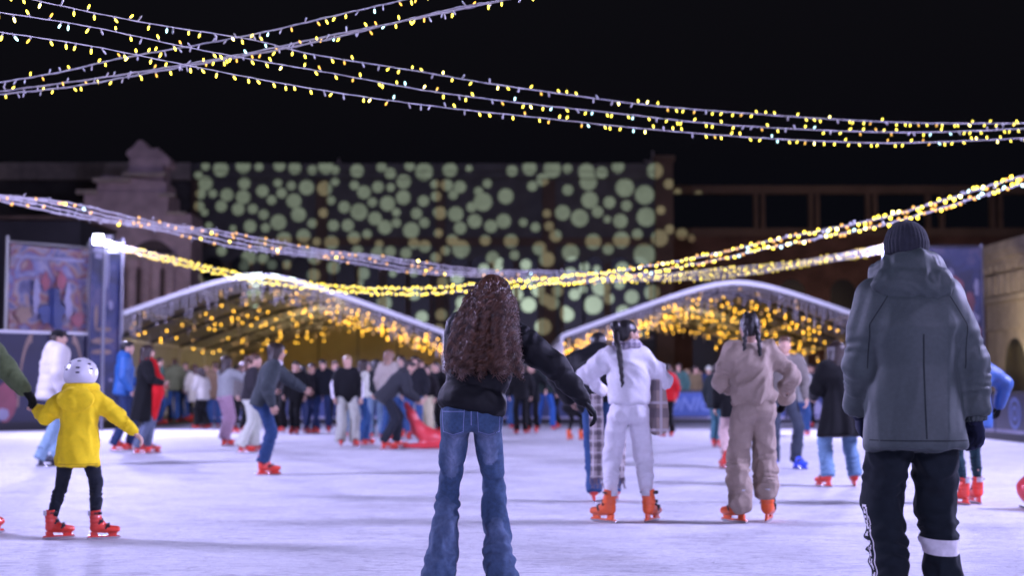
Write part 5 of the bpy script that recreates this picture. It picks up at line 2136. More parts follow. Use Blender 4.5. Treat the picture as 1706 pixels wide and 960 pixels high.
# glasses
gm = MB()
for s_ in (-1, 1):
    gm.tube([(s_ * .034 + .024 * math.cos(a), .112, .004 + .019 * math.sin(a)) for a in np.linspace(0, 2 * PI, 17)], .0022, 5)
    gm.tube([(s_ * .060, .110, .012), (s_ * .082, .03, .010), (s_ * .083, -.02, -.004)], .0022, 5)
gm.tube([(-.010, .112, .008), (.010, .112, .008)], .002, 5)
o = link('glasses', gm.mesh('glasses', True), J.t, mat('glasses_frame', (.03, .03, .035), .25))
o.matrix_basis = J.HM
# white band and lettering of the trousers
K, A_ = Vector(J.K['R']), Vector(J.A['R'])
zb = lambda v: .445 - v * .068
axp = lambda z_: K + (A_ - K) * ((K.z - z_) / (K.z - A_.z)) if z_ < K.z else K + (Vector(J.hip['R']) - K) * ((z_ - K.z) / (J.hip['R'][2] - K.z))
WBAND = cloth(srgb(225, 220, 225))
sew(J, 'white_band', J.tro, np.linspace(0, 2 * PI, 33), np.linspace(0, 1, 6), lambda u, v: axp(zb(v) + .012 * math.sin(u)) + Vector((math.cos(u) * .135, math.sin(u) * .135, 0)), lambda u, v: (-math.cos(u), -math.sin(u), 0), .0045, WBAND)
KL, AL = Vector(J.K['L']), Vector(J.A['L'])
axl = lambda z_: KL + (AL - KL) * ((KL.z - z_) / (KL.z - AL.z)) if z_ < KL.z else KL + (Vector(J.hip['L']) - KL) * ((z_ - KL.z) / (J.hip['L'][2] - KL.z))
rows = ['1111100', '1000110', '0110010', '1111010', '0000010', '1111011', '1000101', '1011001', '0011001', '1110010', '1111010', '0000011', '0011001', '0111001', '0000001', '0000001', '0110001', '1100001', '1001001', '1011001', '0010001', '0110001',
        '1110001', '1000001', '1001001', '1101001', '0111001', '0011001', '0010001', '0000001', '0011001', '1111001', '1110001', '0000001', '1111001', '1001001', '1101001', '0110001', '0000001', '1110001']
bvh = BVHTree.FromPolygons(J.tro[0].tolist(), J.tro[1].tolist())
V, Q = [], []
for j, row in enumerate(rows):
    for i, ch in enumerate(row):
        if ch == '0':
            continue
        q = []
        for di, dj in ((0, 0), (1, 0), (1, 1), (0, 1)):
            a = PI * 1.02 + (i + di) * .075
            z_ = .585 - (j + dj) * .0098
            p = axl(z_) + Vector((math.cos(a), math.sin(a), 0)) * .3
            hit = bvh.ray_cast(p, Vector((-math.cos(a), -math.sin(a), 0)), 1)[0]
            if hit is None:
                break
            q.append(hit + Vector((math.cos(a), math.sin(a), 0)) * .002)
        if len(q) == 4:
            b0 = len(V)
            V += [tuple(v) for v in q]
            Q.append((b0, b0 + 1, b0 + 2, b0 + 3))
link('lettering', np_mesh('lettering', V, Q, smooth=False), J.t, WBAND)

# ---------------------------------------------------------------- white tracksuit
WHT = cloth(srgb(225, 222, 228), .92, .05, .3, 120)
J = person('woman in white tracksuit with black braid and orange skates, face turned right', dict(
    xy=tuple(ground(1048, 872))[:2], rz=0, H=1.60, fine=True, vox=.011, lean=6, side=0, seed=11,
    feet={'L': (-.16, .0, 38, 0), 'R': (.165, .03, -28, 0)}, knees={'L': (-.1, 1, 0), 'R': (.1, 1, 0)},
    hands={'L': (-.04, .22, -.30), 'R': (.05, .27, -.25)}, elbows={'L': (-1, -.15, .15), 'R': (.75, -.6, -.45)}, head=(-62, -2, 0),
    top=dict(m=WHT, g=.030, hem=-.02, sl=.94, blouse=.012, cinch=.012, fold=.010, wr=.026, ws=7.5, wst=(1, 1, .4), wrot=-40),
    legs=dict(kind='jogger', m=WHT, g=.90, end=.27, fold=.007, wr=.012), skin=SKIN2,
    skate='orange', hair=[('bun', H_BLACK)]))
f = Field(.009)
pts = [J.H + np.array([-.10, -.055, .02]), J.N + np.array([-.10, -.135, .05])] + [J.N + np.array([-.085 + .03 * k / 11, -.155 - .02 * math.sin(k / 11 * 3), .02 - .03 * k]) for k in range(12)]
f.chain(pts, [.030, .028] + [.024 - .0012 * k for k in range(12)], .01)
for i, p in enumerate(pts[2:]):
    f.ell(p + np.array([.008 * (-1) ** i, -.006, 0]), (.022 - .001 * i, .020, .022), .006)
fields_part(J, 'braid', f, H_BLACK)
LAV = plaid('lavender_plaid', (.45, .40, .46), (.16, .13, .20), (.6, .55, .6), 22)
f = Field(.010)
f.chain([J.N + np.array([math.sin(a) * .088, .01 - math.cos(a) * .088, .035 + .012 * math.sin(3 * a)]) for a in np.linspace(0, 2 * PI, 15)], [.034] * 15, .02)
fields_part(J, 'scarf', f, LAV, 1, (.008, 18, 3))
b = MB(); b.lathe([(.001, -.008), (.008, -.003), (.009, .002), (.002, .009)], 8, Matrix.Translation((.086, -.01, -.045)))
o = b.build('earring', mat('pearl', (.85, .83, .8), .2), J.t, True); o.matrix_basis = J.HM
f = Field(.006)
f.ell((.0, 0, 0), (.02, .02, .02), .01)

# shawl hung over her right forearm: its own thing
f = Field(.011)
x0, z0 = .245, J.E['R'][2]
f.loft((x0 + .015, .10, z0 - .43), (x0 + .0, .08, z0 + .04), (1, 0, 0), [0, .1, .5, 1], [.062, .075, .080, .062], [.05, .055, .05, .055], k=.02, fold=(.010, 5, 1))
V, Q = f.surf(1)
V = wrinkle(V, Q, .012, 9, 3, (1, 1, .4))
o = link('shawl', np_mesh('shawl', V, Q), None, plaid('shawl_plaid', (.36, .28, .24), (.10, .085, .10), (.55, .50, .52), 5.5))
o.location = J.t.location
tag(o, 'striped grey and tan shawl hanging over the right forearm of the white tracksuit', 'shawl')

# ---------------------------------------------------------------- beige tracksuit
BEI = cloth((.335, .262, .208), .92, .06, .3, 110)
J = person('woman in beige tracksuit with two black braids and a black glove', dict(
    xy=tuple(ground(1258, 872))[:2], rz=2, H=1.655, fine=True, vox=.011, lean=5, side=-1, twist=4, seed=15, skin=SKIN2,
    feet={'L': (-.125, -.02, 30, 0), 'R': (.115, .06, -22, 0)}, knees={'L': (-.1, 1, 0), 'R': (.1, 1, 0)},
    hands={'L': (.03, .26, -.30), 'R': (.165, .13, -.41)}, elbows={'L': (-.7, -.7, -.35), 'R': (.8, -.7, -.1)}, head=(-6, 2, 0),
    top=dict(m=BEI, g=.033, hem=.005, sl=.95, blouse=.016, cinch=.010, fold=.012, wr=.036, ws=7.0, wst=(1, 1, .33), wrot=42),
    legs=dict(kind='wide', m=BEI, g=.96, end=.22, ends={'L': .18, 'R': .27}, fold=.010, wr=.018, flat=False), gloves=BLACKP,
    skate='orange', hair=[('braid2', H_BLACK)]))

# ---------------------------------------------------------------- child in yellow
YELF = cloth((.93, .67, .02), .9, .06, .3, 90)
J = person('child in yellow hooded jacket and white helmet on red skates', dict(
    xy=tuple(ground(123, 899))[:2], rz=0, H=1.215, lift=.058, fine=True, vox=.010, lean=3, seed=19, sex='f', fat=1.12,
    feet={'L': (-.17, .0, -52, 0), 'R': (.165, -.02, -62, 0)}, knees={'L': (-.15, 1, 0), 'R': (.2, 1, 0)}, pelvis=(.02, 0),
    hands={'L': (-.36, .20, -.13), 'R': (.39, .06, -.36)}, elbows={'L': (-.3, -.3, -.8), 'R': (.6, -.5, .3)}, head=(8, 0, 0),
    top=dict(m=YELF, g=.030, hem=.265, sl=.98, fold=.008, cuff=.8, wr=.016, ws=5.5, wst=(1, 1, .6), flare=.020),
    legs=dict(kind='legging', m=cloth(srgb(34, 38, 46)), g=1.26, end=.185, fold=.006, wr=.005), skate='red', sks=.74,
    hair=[('bob', H_BROWN), ('helmet', mat('helmet_white', (.72, .70, .76), .3, coat=.4))]))
hood_part(J, YELF, .135, .095, .052, .035, .065, .010, .112)
b = MB()
for (az, zz) in ((4, .140), (4, .085), (4, .045), (-42, .115), (-44, .075), (-46, .035), (48, .12), (50, .07), (50, .035), (85, .09), (-85, .09)):
    a = R(az - 2)
    hz = (zz - .04) / .128
    rr = math.sqrt(max(0, 1 - hz * hz))
    p = Vector((.1385 * rr * math.sin(-a), -.012 - .1605 * rr * math.cos(a), zz))
    n_ = Vector((p.x / .138 ** 2, (p.y + .012) / .160 ** 2, (zz - .04) / .128 ** 2)).normalized()
    M = Matrix.Translation(p + n_ * -.002) @ frame_from(n_, (0, 0, 1)).copy()
    for k in range(1):
        b.lathe([(.014, -.006), (.014, .003), (.011, .005)], 10, M @ Matrix.Diagonal((1.35, .55, 1, 1)))
sew(J, 'hem_band', J.topmesh, np.linspace(-1, 1, 30), np.linspace(0, 1, 2), lambda u, v: (.02 + u * .2, -.5, J.P[2] - .165 - v * .005), (0, 1, 0), .0015, cloth((.5, .32, .01)))
o = b.build('vent_slots', mat('slot_dark', (.02, .02, .03), .5), J.t); o.matrix_basis = J.HM

# ---------------------------------------------------------------- grey cardigan
CARD = fabric(58, 62, 76)
J = person('woman with dark bob in charcoal cardigan gliding right, one arm reaching forward', dict(
    xy=tuple(ground(438, 792))[:2], rz=-76, H=1.63, vox=.014, lean=17, seed=23, skin=SKIN2, pelvis=(.0, -.02),
    feet={'L': (-.08, .02, 0, 0), 'R': (.08, -.02, 0, 0)}, hands={'L': (-.10, .44, -.30), 'R': (.08, -.02, -.50)}, elbows={'L': (-.5, -.3, -.6), 'R': (.4, -1, .1)}, head=(6, 6, 0),
    top=dict(m=CARD, g=.034, hem=.12, sl=1.15, fold=.012, wr=.0), legs=dict(kind='straight', m=denim('dark_denim', srgb(38, 58, 110)), end=.16), hair=[('bob', H_DARK)], skate='red'))
f = Field(.016)
f.chain([J.N + J.x * math.sin(a) * .075 + J.f * (.01 + math.cos(a) * .075) + J.u * .01 for a in np.linspace(-1.9, 1.9, 9)], [.026] * 9, .02)
fields_part(J, 'white_collar', f, WHT)
# ================================================================ skaters further away
BLK = fabric(19, 19, 25)
CHAR = fabric(44, 46, 56)
DJ = denim('mid_denim', srgb(52, 78, 140))
LJ = denim('light_denim', srgb(120, 140, 185))
PG = fabric(196, 192, 206)
WPAD = mat('white_puffer', (.50, .47, .46), .6, bump=.3, scale=20, var=.08, sheen=.2)
BLUEJ = mat('blue_puffer', srgb(38, 92, 160), .55, bump=.3, scale=25, var=.15)
WALK = lambda a=.12, b=-.14: {'L': (-.08, a, 4, 0), 'R': (.09, b, -4, .0)}

J = person('person in white puffer jacket, dark cap and pale jeans by the tall hoarding', dict(
    px=84, py=777, hd=548, rz=-52, lean=6, sex='m', vox=.016, seed=2, feet={'L': (-.09, .12, 5, 0), 'R': (.10, -.16, -5, 0)}, head=(-18, 0, 0),
    hands={'L': (-.05, .18, -.45), 'R': (.10, .0, -.5)}, top=dict(m=WPAD, g=.062, hem=.16, sq=.008, quilt=(.12, .012), hood=1.15, sl=1.12), legs=dict(kind='straight', m=LJ), gloves=BLK, hair=[('short', H_DARK), ('cap', BLK)], skate='dark'))
J = person('man in bright blue hooded jacket and dark jeans facing right', dict(
    px=204, py=751, hd=567, rz=-78, lean=4, sex='m', seed=4, feet=WALK(.14, -.12), hands={'L': (0, .22, -.42), 'R': (.05, .10, -.48)},
    top=dict(m=BLUEJ, g=.045, hem=.12, hood=1.1, quilt=(.11, .010)), legs=dict(kind='straight', m=denim('navy_denim', srgb(40, 52, 100))), hair=[('short', H_BLACK)]))
J = person('woman in long black coat with bright red scarf in front', dict(
    px=237, py=756, hd=575, rz=-68, lean=5, seed=6, feet=WALK(.1, -.08), hands={'L': (.05, .26, -.34), 'R': (-.02, .24, -.30)}, elbows={'R': (.8, -.6, -.3)},
    top=dict(m=BLK, g=.04, hem=.48, flare=.05, drape=(.012, 7, 2)), legs=dict(kind='straight', m=denim('grey_denim', srgb(92, 98, 135))), hair=[('long', H_DARK)]))
f = Field(.02)
REDK = fabric(205, 28, 40)
f.chain([J.N + J.f * .10 + J.x * .03, J.P + J.f * .19 + J.x * .03 + J.u * .22, J.P + J.f * .22 + J.x * .05, J.P + J.f * .17 - J.u * .38 + J.x * .05], [.05, .10, .11, .09], .05)
f.chain([J.N + J.x * math.sin(a) * .085 + J.f * math.cos(a) * .085 for a in np.linspace(-PI, PI, 9)], [.04] * 9, .02)
fields_part(J, 'scarf', f, REDK, 1, (.02, 9, 3, (1, 1, .4)))

specs = [
    ('person in olive jacket and blue jeans standing at the far left boards', dict(px=290, py=704, hd=597, rz=25, sex='m', top=dict(m=fabric(112, 112, 96), g=.05, hem=.14, hood=1.0), legs=dict(kind='straight', m=DJ), hair=[('short', H_BROWN)], hands={'L': (-.05, .15, -.42)})),
    ('person in dark jacket facing the camera beside the olive jacket', dict(px=309, py=703, hd=603, rz=165, sex='m', top=dict(m=CHAR, g=.04, hem=.12), legs=dict(kind='straight', m=DJ), hair=[('short', H_DARK)])),
    ('woman in long pale coat with brown hair seen from behind', dict(px=324, py=705, hd=607, rz=20, top=dict(m=fabric(205, 192, 200), g=.045, hem=.38, flare=.03), legs=dict(kind='slim', m=BLK), hair=[('long', H_BROWN)], skate='red')),
    ('person in black jacket with pale hair beside the long pale coat', dict(px=345, py=705, hd=610, rz=110, top=dict(m=BLK, g=.04, hem=.14), legs=dict(kind='wide', m=fabric(60, 50, 60)), hair=[('short', H_BLOND)])),
    ('woman in lilac wide trousers and grey top holding up a phone', dict(px=374, py=743, hd=594, rz=-42, lean=2, feet=WALK(.05, -.06), hands={'L': (.04, .42, .02), 'R': (-.02, .40, .04)}, elbows={'R': (.6, -.2, -1), 'L': (-.6, -.2, -1)}, top=dict(m=fabric(150, 148, 170), g=.03, hem=.06), legs=dict(kind='wide', m=fabric(168, 132, 172), end=.12), hair=[('long', H_DARK)])),
    ('woman in dark jacket and white flared trousers left of the grey cardigan', dict(px=414, py=754, hd=589, rz=-80, lean=9, feet=WALK(.1, -.12), hands={'L': (-.03, .22, -.42), 'R': (.03, .16, -.45)}, top=dict(m=fabric(46, 42, 54), g=.035, hem=.09), legs=dict(kind='flare', m=PG, end=.11, g=1.1), hair=[('pony', H_BROWN)])),
    ('person in black coat and light mask facing camera right of the grey cardigan', dict(px=492, py=724, hd=602, rz=172, sex='m', top=dict(m=BLK, g=.045, hem=.2), legs=dict(kind='straight', m=BLK), hair=[('short', H_BLACK)], feet=WALK(.08, -.08))),
    ('person in dark padded jacket behind the stretched cardigan sleeve', dict(px=517, py=723, hd=606, rz=-140, sex='m', top=dict(m=fabric(38, 36, 48), g=.05, hem=.14, quilt=(.12, .012)), legs=dict(kind='straight', m=denim('navy_denim', srgb(40, 52, 100))), hair=[('short', H_DARK)])),
    ('boy in black hoodie and jeans looking down at the ice', dict(px=538, py=723, hd=599, rz=168, sex='m', head=(0, 18, 0), top=dict(m=fabric(22, 24, 36), g=.05, hem=.10, hood=1.0), legs=dict(kind='straight', m=denim('navy_denim', srgb(40, 52, 100))), hair=[('short', H_BLACK)], feet={'L': (-.16, .05, 20, 0), 'R': (.14, 0, -20, 0)}, hands={'L': (-.16, .05, -.48), 'R': (.16, .05, -.48)})),
    ('girl in black track jacket with white sleeve stripe and pale wide trousers', dict(px=577, py=744, hd=592, rz=-162, feet={'L': (-.15, .0, 8, 0), 'R': (.12, .06, -8, 0)}, top=dict(m=fabric(24, 24, 32), g=.04, hem=.16), legs=dict(kind='wide', m=PG, end=.09, g=1.05), hair=[('short', H_BLOND)], stripe=True)),
    ('girl with long dark hair in white top and blue flared jeans', dict(px=603, py=742, hd=600, rz=-70, feet=WALK(.08, -.1), hands={'L': (-.02, .2, -.42), 'R': (.04, -.12, -.48)}, top=dict(m=fabric(214, 208, 222), g=.03, hem=.04), legs=dict(kind='flare', m=denim('mid_denim2', srgb(46, 76, 140)), end=.1, g=1.1), hair=[('long', H_DARK)])),
    ('girl in dark jacket and light blue jeans seen from behind between the groups', dict(px=627, py=730, hd=600, rz=20, top=dict(m=CHAR, g=.04, hem=.06), legs=dict(kind='straight', m=LJ), hair=[('long', H_BLACK)])),
    ('woman with long light brown hair and pale jacket behind the bending skater', dict(px=646, py=733, hd=583, rz=-30, top=dict(m=fabric(176, 160, 172), g=.04, hem=.12), legs=dict(kind='straight', m=DJ), hair=[('long', hairmat('hair_light', (.22, .12, .075)))])),
    ('girl with long dark hair in black jacket right behind the red skating aid', dict(px=691, py=733, hd=594, rz=176, top=dict(m=fabric(34, 34, 46), g=.04, hem=.12), legs=dict(kind='straight', m=DJ), hair=[('long', H_DARK)])),
    ('girl in black jacket over pink top and cream trousers by the red skating aid', dict(px=711, py=728, hd=608, rz=160, top=dict(m=fabric(30, 26, 34), g=.03, hem=.03), legs=dict(kind='wide', m=fabric(205, 190, 180), end=.1), hair=[('pony', H_DARK)], front=fabric(205, 120, 130))),
    ('person in black jacket partly hidden by the curly haired woman', dict(px=727, py=726, hd=603, rz=150, sex='m', top=dict(m=BLK, g=.045, hem=.14), legs=dict(kind='straight', m=BLK), hair=[('short', H_DARK)])),
    ('person in black clothes just right of the curly haired woman', dict(px=868, py=724, hd=604, rz=10, sex='m', top=dict(m=BLK, g=.045, hem=.16), legs=dict(kind='straight', m=BLK), hair=[('short', H_DARK)])),
    ('person in dark green jacket and bright blue jeans under the stretched arm', dict(px=908, py=717, hd=600, rz=-15, sex='m', top=dict(m=fabric(30, 42, 44), g=.05, hem=.1), legs=dict(kind='straight', m=denim('bright_denim', srgb(44, 82, 170))), hair=[('short', H_DARK)], feet={'L': (-.2, .0, 10, 0), 'R': (.2, .05, -10, 0)})),
    ('person in red jacket half hidden behind the white tracksuit', dict(px=1113, py=728, hd=607, rz=20, top=dict(m=fabric(200, 30, 42), g=.05, hem=.14, hood=1.0), legs=dict(kind='straight', m=BLK), hair=[('short', H_DARK)])),
    ('person in dark jacket, teal jeans and red skates behind the beige sleeve', dict(px=1194, py=746, hd=606, rz=-30, lean=8, top=dict(m=fabric(38, 44, 54), g=.05, hem=.2), legs=dict(kind='straight', m=denim('teal_denim', srgb(70, 108, 140)), end=.14), hair=[('short', H_DARK)], feet=WALK(.06, -.05))),
    ('person in black jacket and pale pink trousers mostly hidden by the beige tracksuit', dict(px=1222, py=782, hd=590, rz=8, top=dict(m=BLK, g=.05, hem=.22), legs=dict(kind='straight', m=fabric(205, 170, 190), end=.2), hair=[('short', H_DARK)], vox=.018)),
    ('person in grey trousers with one blue skate pushed out beside the beige tracksuit', dict(px=1305, py=782, hd=559, rz=176, lean=6, sex='m', side=-3, feet={'L': (-.17, .02, 35, 0), 'R': (.12, .0, -10, 0)}, top=dict(m=fabric(120, 110, 120), g=.045, hem=.12), legs=dict(kind='straight', m=fabric(60, 64, 88), end=.1), hair=[('short', H_BROWN)], skate='blue', vox=.018)),
    ('woman in long black coat and light jeans with wide stance left of the grey jacket', dict(px=1402, py=812, hd=570, rz=14, lean=7, fat=1.08, feet={'L': (-.17, .0, 14, 0), 'R': (.17, .02, -20, 0)}, hands={'L': (-.05, .25, -.35), 'R': (.05, .25, -.35)}, top=dict(m=BLK, g=.055, hem=.40, flare=.09, drape=(.018, 8, 4)), legs=dict(kind='straight', m=denim('light_denim2', srgb(105, 130, 185)), g=1.15, end=.12), hair=[('long', H_DARK)], vox=.016)),
    ('youngster in bright blue jacket on red skates behind the grey jacket', dict(px=1624, py=842, H=1.50, rz=15, feet={'L': (-.11, .0, 8, 0), 'R': (.10, .1, -10, 0)}, hands={'R': (.20, .02, -.40)}, elbows={'R': (1, -.3, 0)}, top=dict(m=mat('royal_nylon', srgb(40, 80, 140), .5, bump=.3, scale=25, var=.15), g=.05, hem=.2), legs=dict(kind='slim', m=fabric(30, 52, 70), end=.27), gloves=BLK, hair=[('short', H_DARK), ('beanie', fabric(40, 44, 66))], vox=.014, fullskate=True)),
    ('adult in olive green jacket at the left edge holding the yellow child\'s hand', dict(px=-76, py=893, H=1.70, rz=-14, sex='m', feet={'L': (-.12, 0, 8, 0), 'R': (.13, .05, -30, 0)}, hands={'R': (.40, -.04, -.36), 'L': (-.1, .1, -.48)}, elbows={'R': (.3, -.6, .6)}, top=dict(m=fabric(92, 100, 78), g=.05, hem=.16, hood=1.0), legs=dict(kind='straight', m=fabric(40, 44, 60), end=.24), gloves=fabric(22, 24, 26), hair=[('short', H_DARK)], vox=.014, skate='red', fullskate=True)),
]
for i_, (px_, py_, hd_, rz_, tc_, lc_, hk_, lab_) in enumerate([
    (264, 712, 600, -60, (60, 92, 96), DJ, ('short', H_DARK), 'person in teal jacket between the red scarf and the olive jacket'),
    (337, 712, 612, 60, (190, 180, 196), BLK, ('long', H_DARK), 'dark haired person in white coat right of the long pale coat'),
    (357, 716, 606, 20, (150, 120, 110), DJ, ('short', H_BROWN), 'brown haired person just left of the lilac trousers'),
    (396, 718, 600, -120, (120, 112, 124), BLK, ('long', H_BROWN), 'long haired person in grey jacket between lilac and white trousers'),
    (468, 722, 604, 150, (44, 40, 50), BLK, ('long', H_DARK), 'long haired person in dark coat right behind the cardigan hips'),
    (503, 716, 606, 40, (30, 30, 40), denim('navy_denim', srgb(40, 52, 100)), ('short', H_BLACK), 'person in black jacket between the mask wearer and the padded jacket'),
    (556, 716, 600, -160, (96, 70, 58), BLK, ('short', H_BROWN), 'person in brown sweater right of the black hoodie boy'),
    (590, 722, 607, 30, (52, 48, 60), LJ, ('pony', H_DARK), 'ponytailed girl behind the gap between stripe and white top'),
    (614, 717, 602, 100, (120, 124, 140), LJ, ('short', H_BLACK), 'person in grey hoodie behind the white top girl'),
    (668, 722, 596, 170, (150, 150, 176), DJ, ('long', H_DARK), 'long haired girl in pale blue top behind the bending skater'),
    (679, 717, 600, 140, (30, 32, 44), DJ, ('short', H_DARK), 'short haired person in navy coat behind the red skating aid'),
    (700, 715, 602, -150, (140, 138, 152), PG, ('short', H_BROWN), 'brown haired person in pale grey coat far behind the red skating aid'),
    (737, 722, 606, 60, (86, 40, 48), BLK, ('long', H_DARK), 'person in maroon jacket against the left side of the curly haired woman'),
    (852, 718, 600, -40, (34, 34, 44), DJ, ('long', H_BROWN), 'person with brown hair close against the right side of the curly haired woman'),
    (888, 719, 602, 160, (26, 28, 36), BLK, ('short', H_BLACK), 'person in black between black clothes and bright blue jeans'),
    (930, 716, 603, 120, (64, 58, 74), BLK, ('short', H_DARK), 'person in plum jacket behind the black gloved hand'),
    (1336, 722, 604, -30, (150, 146, 166), DJ, ('short', H_BROWN), 'person in pale jacket left of the long black coat'),
    (1352, 716, 606, 140, (36, 40, 60), BLK, ('short', H_BLACK), 'person in navy jacket half behind the long black coat'),
]):
    specs.append((lab_, dict(px=px_, py=py_ + (i_ * 7) % 13 - 4, hd=hd_ + (i_ * 5) % 9 - 4, rz=rz_, lean=(i_ * 11) % 17, side=(i_ * 7) % 9 - 4, head=((i_ * 29) % 60 - 30, 4, 0), sex='fm'[i_ % 2], top=dict(m=fabric(*tc_), g=.045, hem=.12 + .06 * (i_ % 3)), legs=dict(kind=('straight', 'wide', 'straight')[i_ % 3], m=lc_), hair=[hk_], vox=.026,
                             feet=WALK(.08, -.07) if i_ % 2 else {}, hands=({'L': (-.03, .2, -.4), 'R': (.04, .05, -.48)}, {'L': (.08, .24, -.22), 'R': (.02, .2, -.36)}, {'L': (-.26, .1, -.38), 'R': (.2, -.05, -.42)}, {})[i_ % 4])))
PEOPLE = {}
for i, (lab, sp) in enumerate(specs):
    sp.setdefault('seed', i)
    J = person(lab, sp)
    PEOPLE[lab] = J
    if sp.get('stripe'):
        for k, sg in (('L', -1), ('R', 1)):
            f = Field(.014)
            o_ = J.x * sg * .030
            f.chain([J.S[k] + o_ + J.u * .02 + J.f * .02, J.E[k] + o_ * 1.3 + J.f * .02, J.W[k] + o_ * .9 + J.f * .02], [.045, .042, .035], .02)
            fields_part(J, 'sleeve_stripe', f, WHT)
    if sp.get('front') is not None:
        f = Field(.016)
        f.ell(J.P + J.u * .32 + J.f * .10, (.07, .055, .15), .02)
        fields_part(J, 'top', f, sp['front'])
    if 'phone' in lab:
        b = MB(); w = (J.W['L'] + J.W['R']) / 2 + np.array([0, .10, .06])
        b.box((w[0] - .045, w[1] - .006, w[2] - .07), (w[0] + .045, w[1] + .006, w[2] + .07), 0)
        b.box((w[0] - .04, w[1] - .0085, w[2] - .064), (w[0] + .04, w[1] - .0065, w[2] + .064), 1)
        o = b.build('phone', [mat('phone_case', (.6, .6, .65), .3), emit('phone_screen', (.7, .75, 1), .6, False)])
        o.location = J.t.location; o.rotation_euler = J.t.rotation_euler
        tag(o, 'phone held up by the woman in lilac trousers', 'phone')

# bending skater with the red skating aid
J = person('person in dark coat bending over to push a red skating aid', dict(
    px=652, py=749, H=1.74, rz=-74, lean=42, sex='m', seed=31, crouch=.05, pelvis=(0, -.10), feet={'L': (-.1, .12, 0, 0), 'R': (.1, -.15, 0, 0)},
    hands={'L': (-.02, .26, -.42), 'R': (.02, .24, -.42)}, elbows={'L': (-.4, -1, 0), 'R': (.4, -1, 0)}, head=(0, 20, 0),
    top=dict(m=fabric(52, 52, 66), g=.045, hem=.16, hood=1.0, drape=(.008, 6, 1)), legs=dict(kind='straight', m=fabric(38, 40, 56), g=1.05, end=.13), hair=[('short', H_DARK)]))
REDAID = mat('red_plastic', (.62, .05, .06), .35, coat=.3, var=.12, scale=5)


def skating_aid(loc, rz, label):
    t = thing('skating_aid', loc, label, 'skating aid', 'red plastic skating aids', rz)
    f = Field(.018)
    f.loft((0, -.36, .05), (0, .56, .05), (1, 0, 0), [0, .3, .7, 1], [.14, .22, .24, .20], [.04, .06, .07, .05], k=.06)
    f.chain([(0, .40, .16), (0, .12, .20), (0, -.08, .36), (0, -.20, .60), (0, -.30, .80)], [.15, .16, .12, .08, .05], .08, n=(1, 0, 0), f=1.0)
    f.chain([(0, .52, .20), (0, .5, .30)], [.16, .10], .08)
    V, Q = f.surf(2)
    link('shell', np_mesh('shell', V, Q), t, REDAID)
    b = MB(); b.tube([(-.17, -.30, .80), (-.10, -.31, .82), (.10, -.31, .82), (.17, -.30, .80)], .022, 8); b.build('handle', REDAID, t, True)
    for sx in (-.16, .16):
        b = MB(); b.tube([(sx, -.42, .03), (sx, -.36, .012), (sx, .55, .012), (sx, .63, .04)], .012, 6); b.build('runner', STEEL, t)
    return t


g_ = ground(704, 748)
skating_aid(g_, R(-82), 'red plastic skating aid pushed by the bending person in dark coat')
g_ = ground(1826, 854)
skating_aid(g_, R(60), 'red plastic skating aid cut off by the right edge')

# companion in black puffer with the plaid scarf, beyond the white tracksuit
J = person('person in bulky black puffer and long plaid scarf in front of the white tracksuit', dict(
    px=1000, py=838, H=1.72, rz=-8, lean=38, side=-4, vox=.016, seed=33, feet={'L': (-.06, 0, 8, 0), 'R': (.12, .1, -8, 0)}, hands={'L': (-.14, .10, -.36), 'R': (.1, .2, -.4)}, elbows={'L': (-1, .0, .3)},
    top=dict(m=BLACKP, g=.075, hem=.12, sq=.010, quilt=(.13, .018), hood=1.2, sl=1.15), legs=dict(kind='straight', m=DJ), hair=[('short', H_BLACK)], skate='red'))
PL = plaid('scarf_plaid', (.42, .36, .36), (.06, .045, .06), (.6, .55, .55), 11)
for px_, sg in ((998, -1), (1040, 1)):
    f = Field(.014)
    w = at(px_, 760, J.t.location.y - .22)
    lx = w.x - J.t.location.x
    f.loft((lx - .02 * sg, -.24, .25), (lx, -.20, 1.05), (1, 0, 0), [0, .4, 1], [.072, .065, .06] if sg < 0 else [.055, .05, .05], [.022, .024, .03], k=.02, rnd=.01, fold=(.010, 6, 2 + sg))
    V, Q = f.surf(1)
    V = wrinkle(V, Q, .010, 9, 3, (1, 1, .3))
    o = link('scarf_end', np_mesh('scarf_end', V, Q), J.t, PL)
    b = MB()
    rr = random.Random(px_)
    for i in range(13):
        xx = lx - .02 * sg + (-.07 + i * .0116 if sg < 0 else -.05 + i * .0084)
        b.tube([(xx, -.24, .27), (xx + rr.uniform(-.01, .01) , -.245, .21), (xx + rr.uniform(-.03, .04), -.25, .15)], [.006, .005, .003], 4)
    b.build('fringe', cloth(srgb(120, 105, 115)), o)

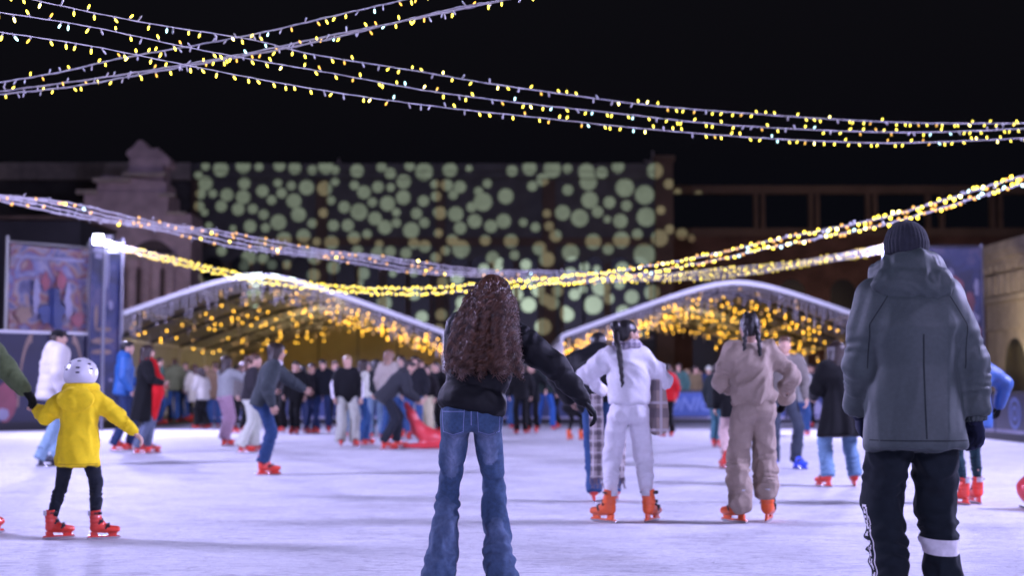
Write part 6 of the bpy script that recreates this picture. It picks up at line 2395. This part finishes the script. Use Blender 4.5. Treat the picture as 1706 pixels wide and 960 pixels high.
J = person('small skater in black padded jacket crouching below the stretched arm', dict(
    px=955, py=734, H=1.30, rz=-40, lean=50, crouch=.10, seed=35, pelvis=(0, -.08), feet={'L': (-.12, 0, 10, 0), 'R': (.14, .08, -10, 0)}, hands={'L': (-.12, .1, -.42), 'R': (.1, .1, -.42)},
    top=dict(m=BLACKP, g=.07, hem=.14, quilt=(.12, .016)), legs=dict(kind='slim', m=BLK, end=.2), gloves=BLK, hair=[('beanie', BLK)], skate='orange'))

# spectators behind the far boards
rr = random.Random(77)
TOPS = [(fabric(28, 28, 36), 'black'), (fabric(60, 62, 78), 'grey'), (fabric(205, 200, 212), 'white'), (fabric(150, 40, 50), 'red'), (fabric(48, 60, 110), 'navy'), (fabric(120, 100, 84), 'tan'), (fabric(70, 100, 110), 'teal')]
HS = [('short', H_BLACK, 'black haired'), ('long', H_DARK, 'long haired'), ('short', H_BROWN, 'brown haired'), ('beanie', BLK, 'hat wearing'), ('bob', H_DARK, 'bob haired'), ('beanie', fabric(210, 205, 215), 'white hatted'), ('long', H_BLOND, 'blond')]
POS = [(1100, 44.2), (1117, 45.2), (1131, 44.0), (1143, 45.6), (1156, 44.1), (1168, 45.0), (1181, 44.2), (1333, 44.6), (1348, 45.6), (1318, 44.1), (1363, 44.4), (556, 45.4), (470, 45.6), (748, 44.8), (850, 45.0), (890, 44.4), (932, 44.8), (668, 45.4), (395, 44.7), (440, 45.9)]
for i, (px, d) in enumerate(POS):
    tm, tn = TOPS[(i * 3 + i // 7) % 7]
    hk, hm_, hn = HS[(i * 2 + i // 7) % 7]
    w = at(px, 640, d)
    where = 'right of the lettered blue banner' if px > 1300 else 'above the lettered blue banner' if px > 1090 else 'near the curly haired woman' if 740 < px < 940 else 'behind the skaters under the left tent'
    ordn = {1100: 'first', 1117: 'second', 1131: 'third', 1143: 'fourth', 1156: 'fifth', 1168: 'sixth', 1181: 'last'}.get(px)
    person('%s spectator in %s jacket %s%s' % (hn, tn, (ordn + ' from the left, ') if ordn else '', where), dict(
        xy=(w.x, w.y), H=rr.uniform(1.62, 1.80), lift=.06, rz=180 + rr.uniform(-50, 50), vox=.03, seed=i, sex=rr.choice('mf'), group='spectators behind the far boards',
        hands={'L': (-.02, .22, -.3), 'R': (.02, .22, -.3)} if i % 2 else {}, top=dict(m=tm, g=.05, hem=.14), legs=dict(kind='straight', m=rr.choice([BLK, DJ, CHAR]), end=.07), hair=[(hk, hm_)], skate='dark'))
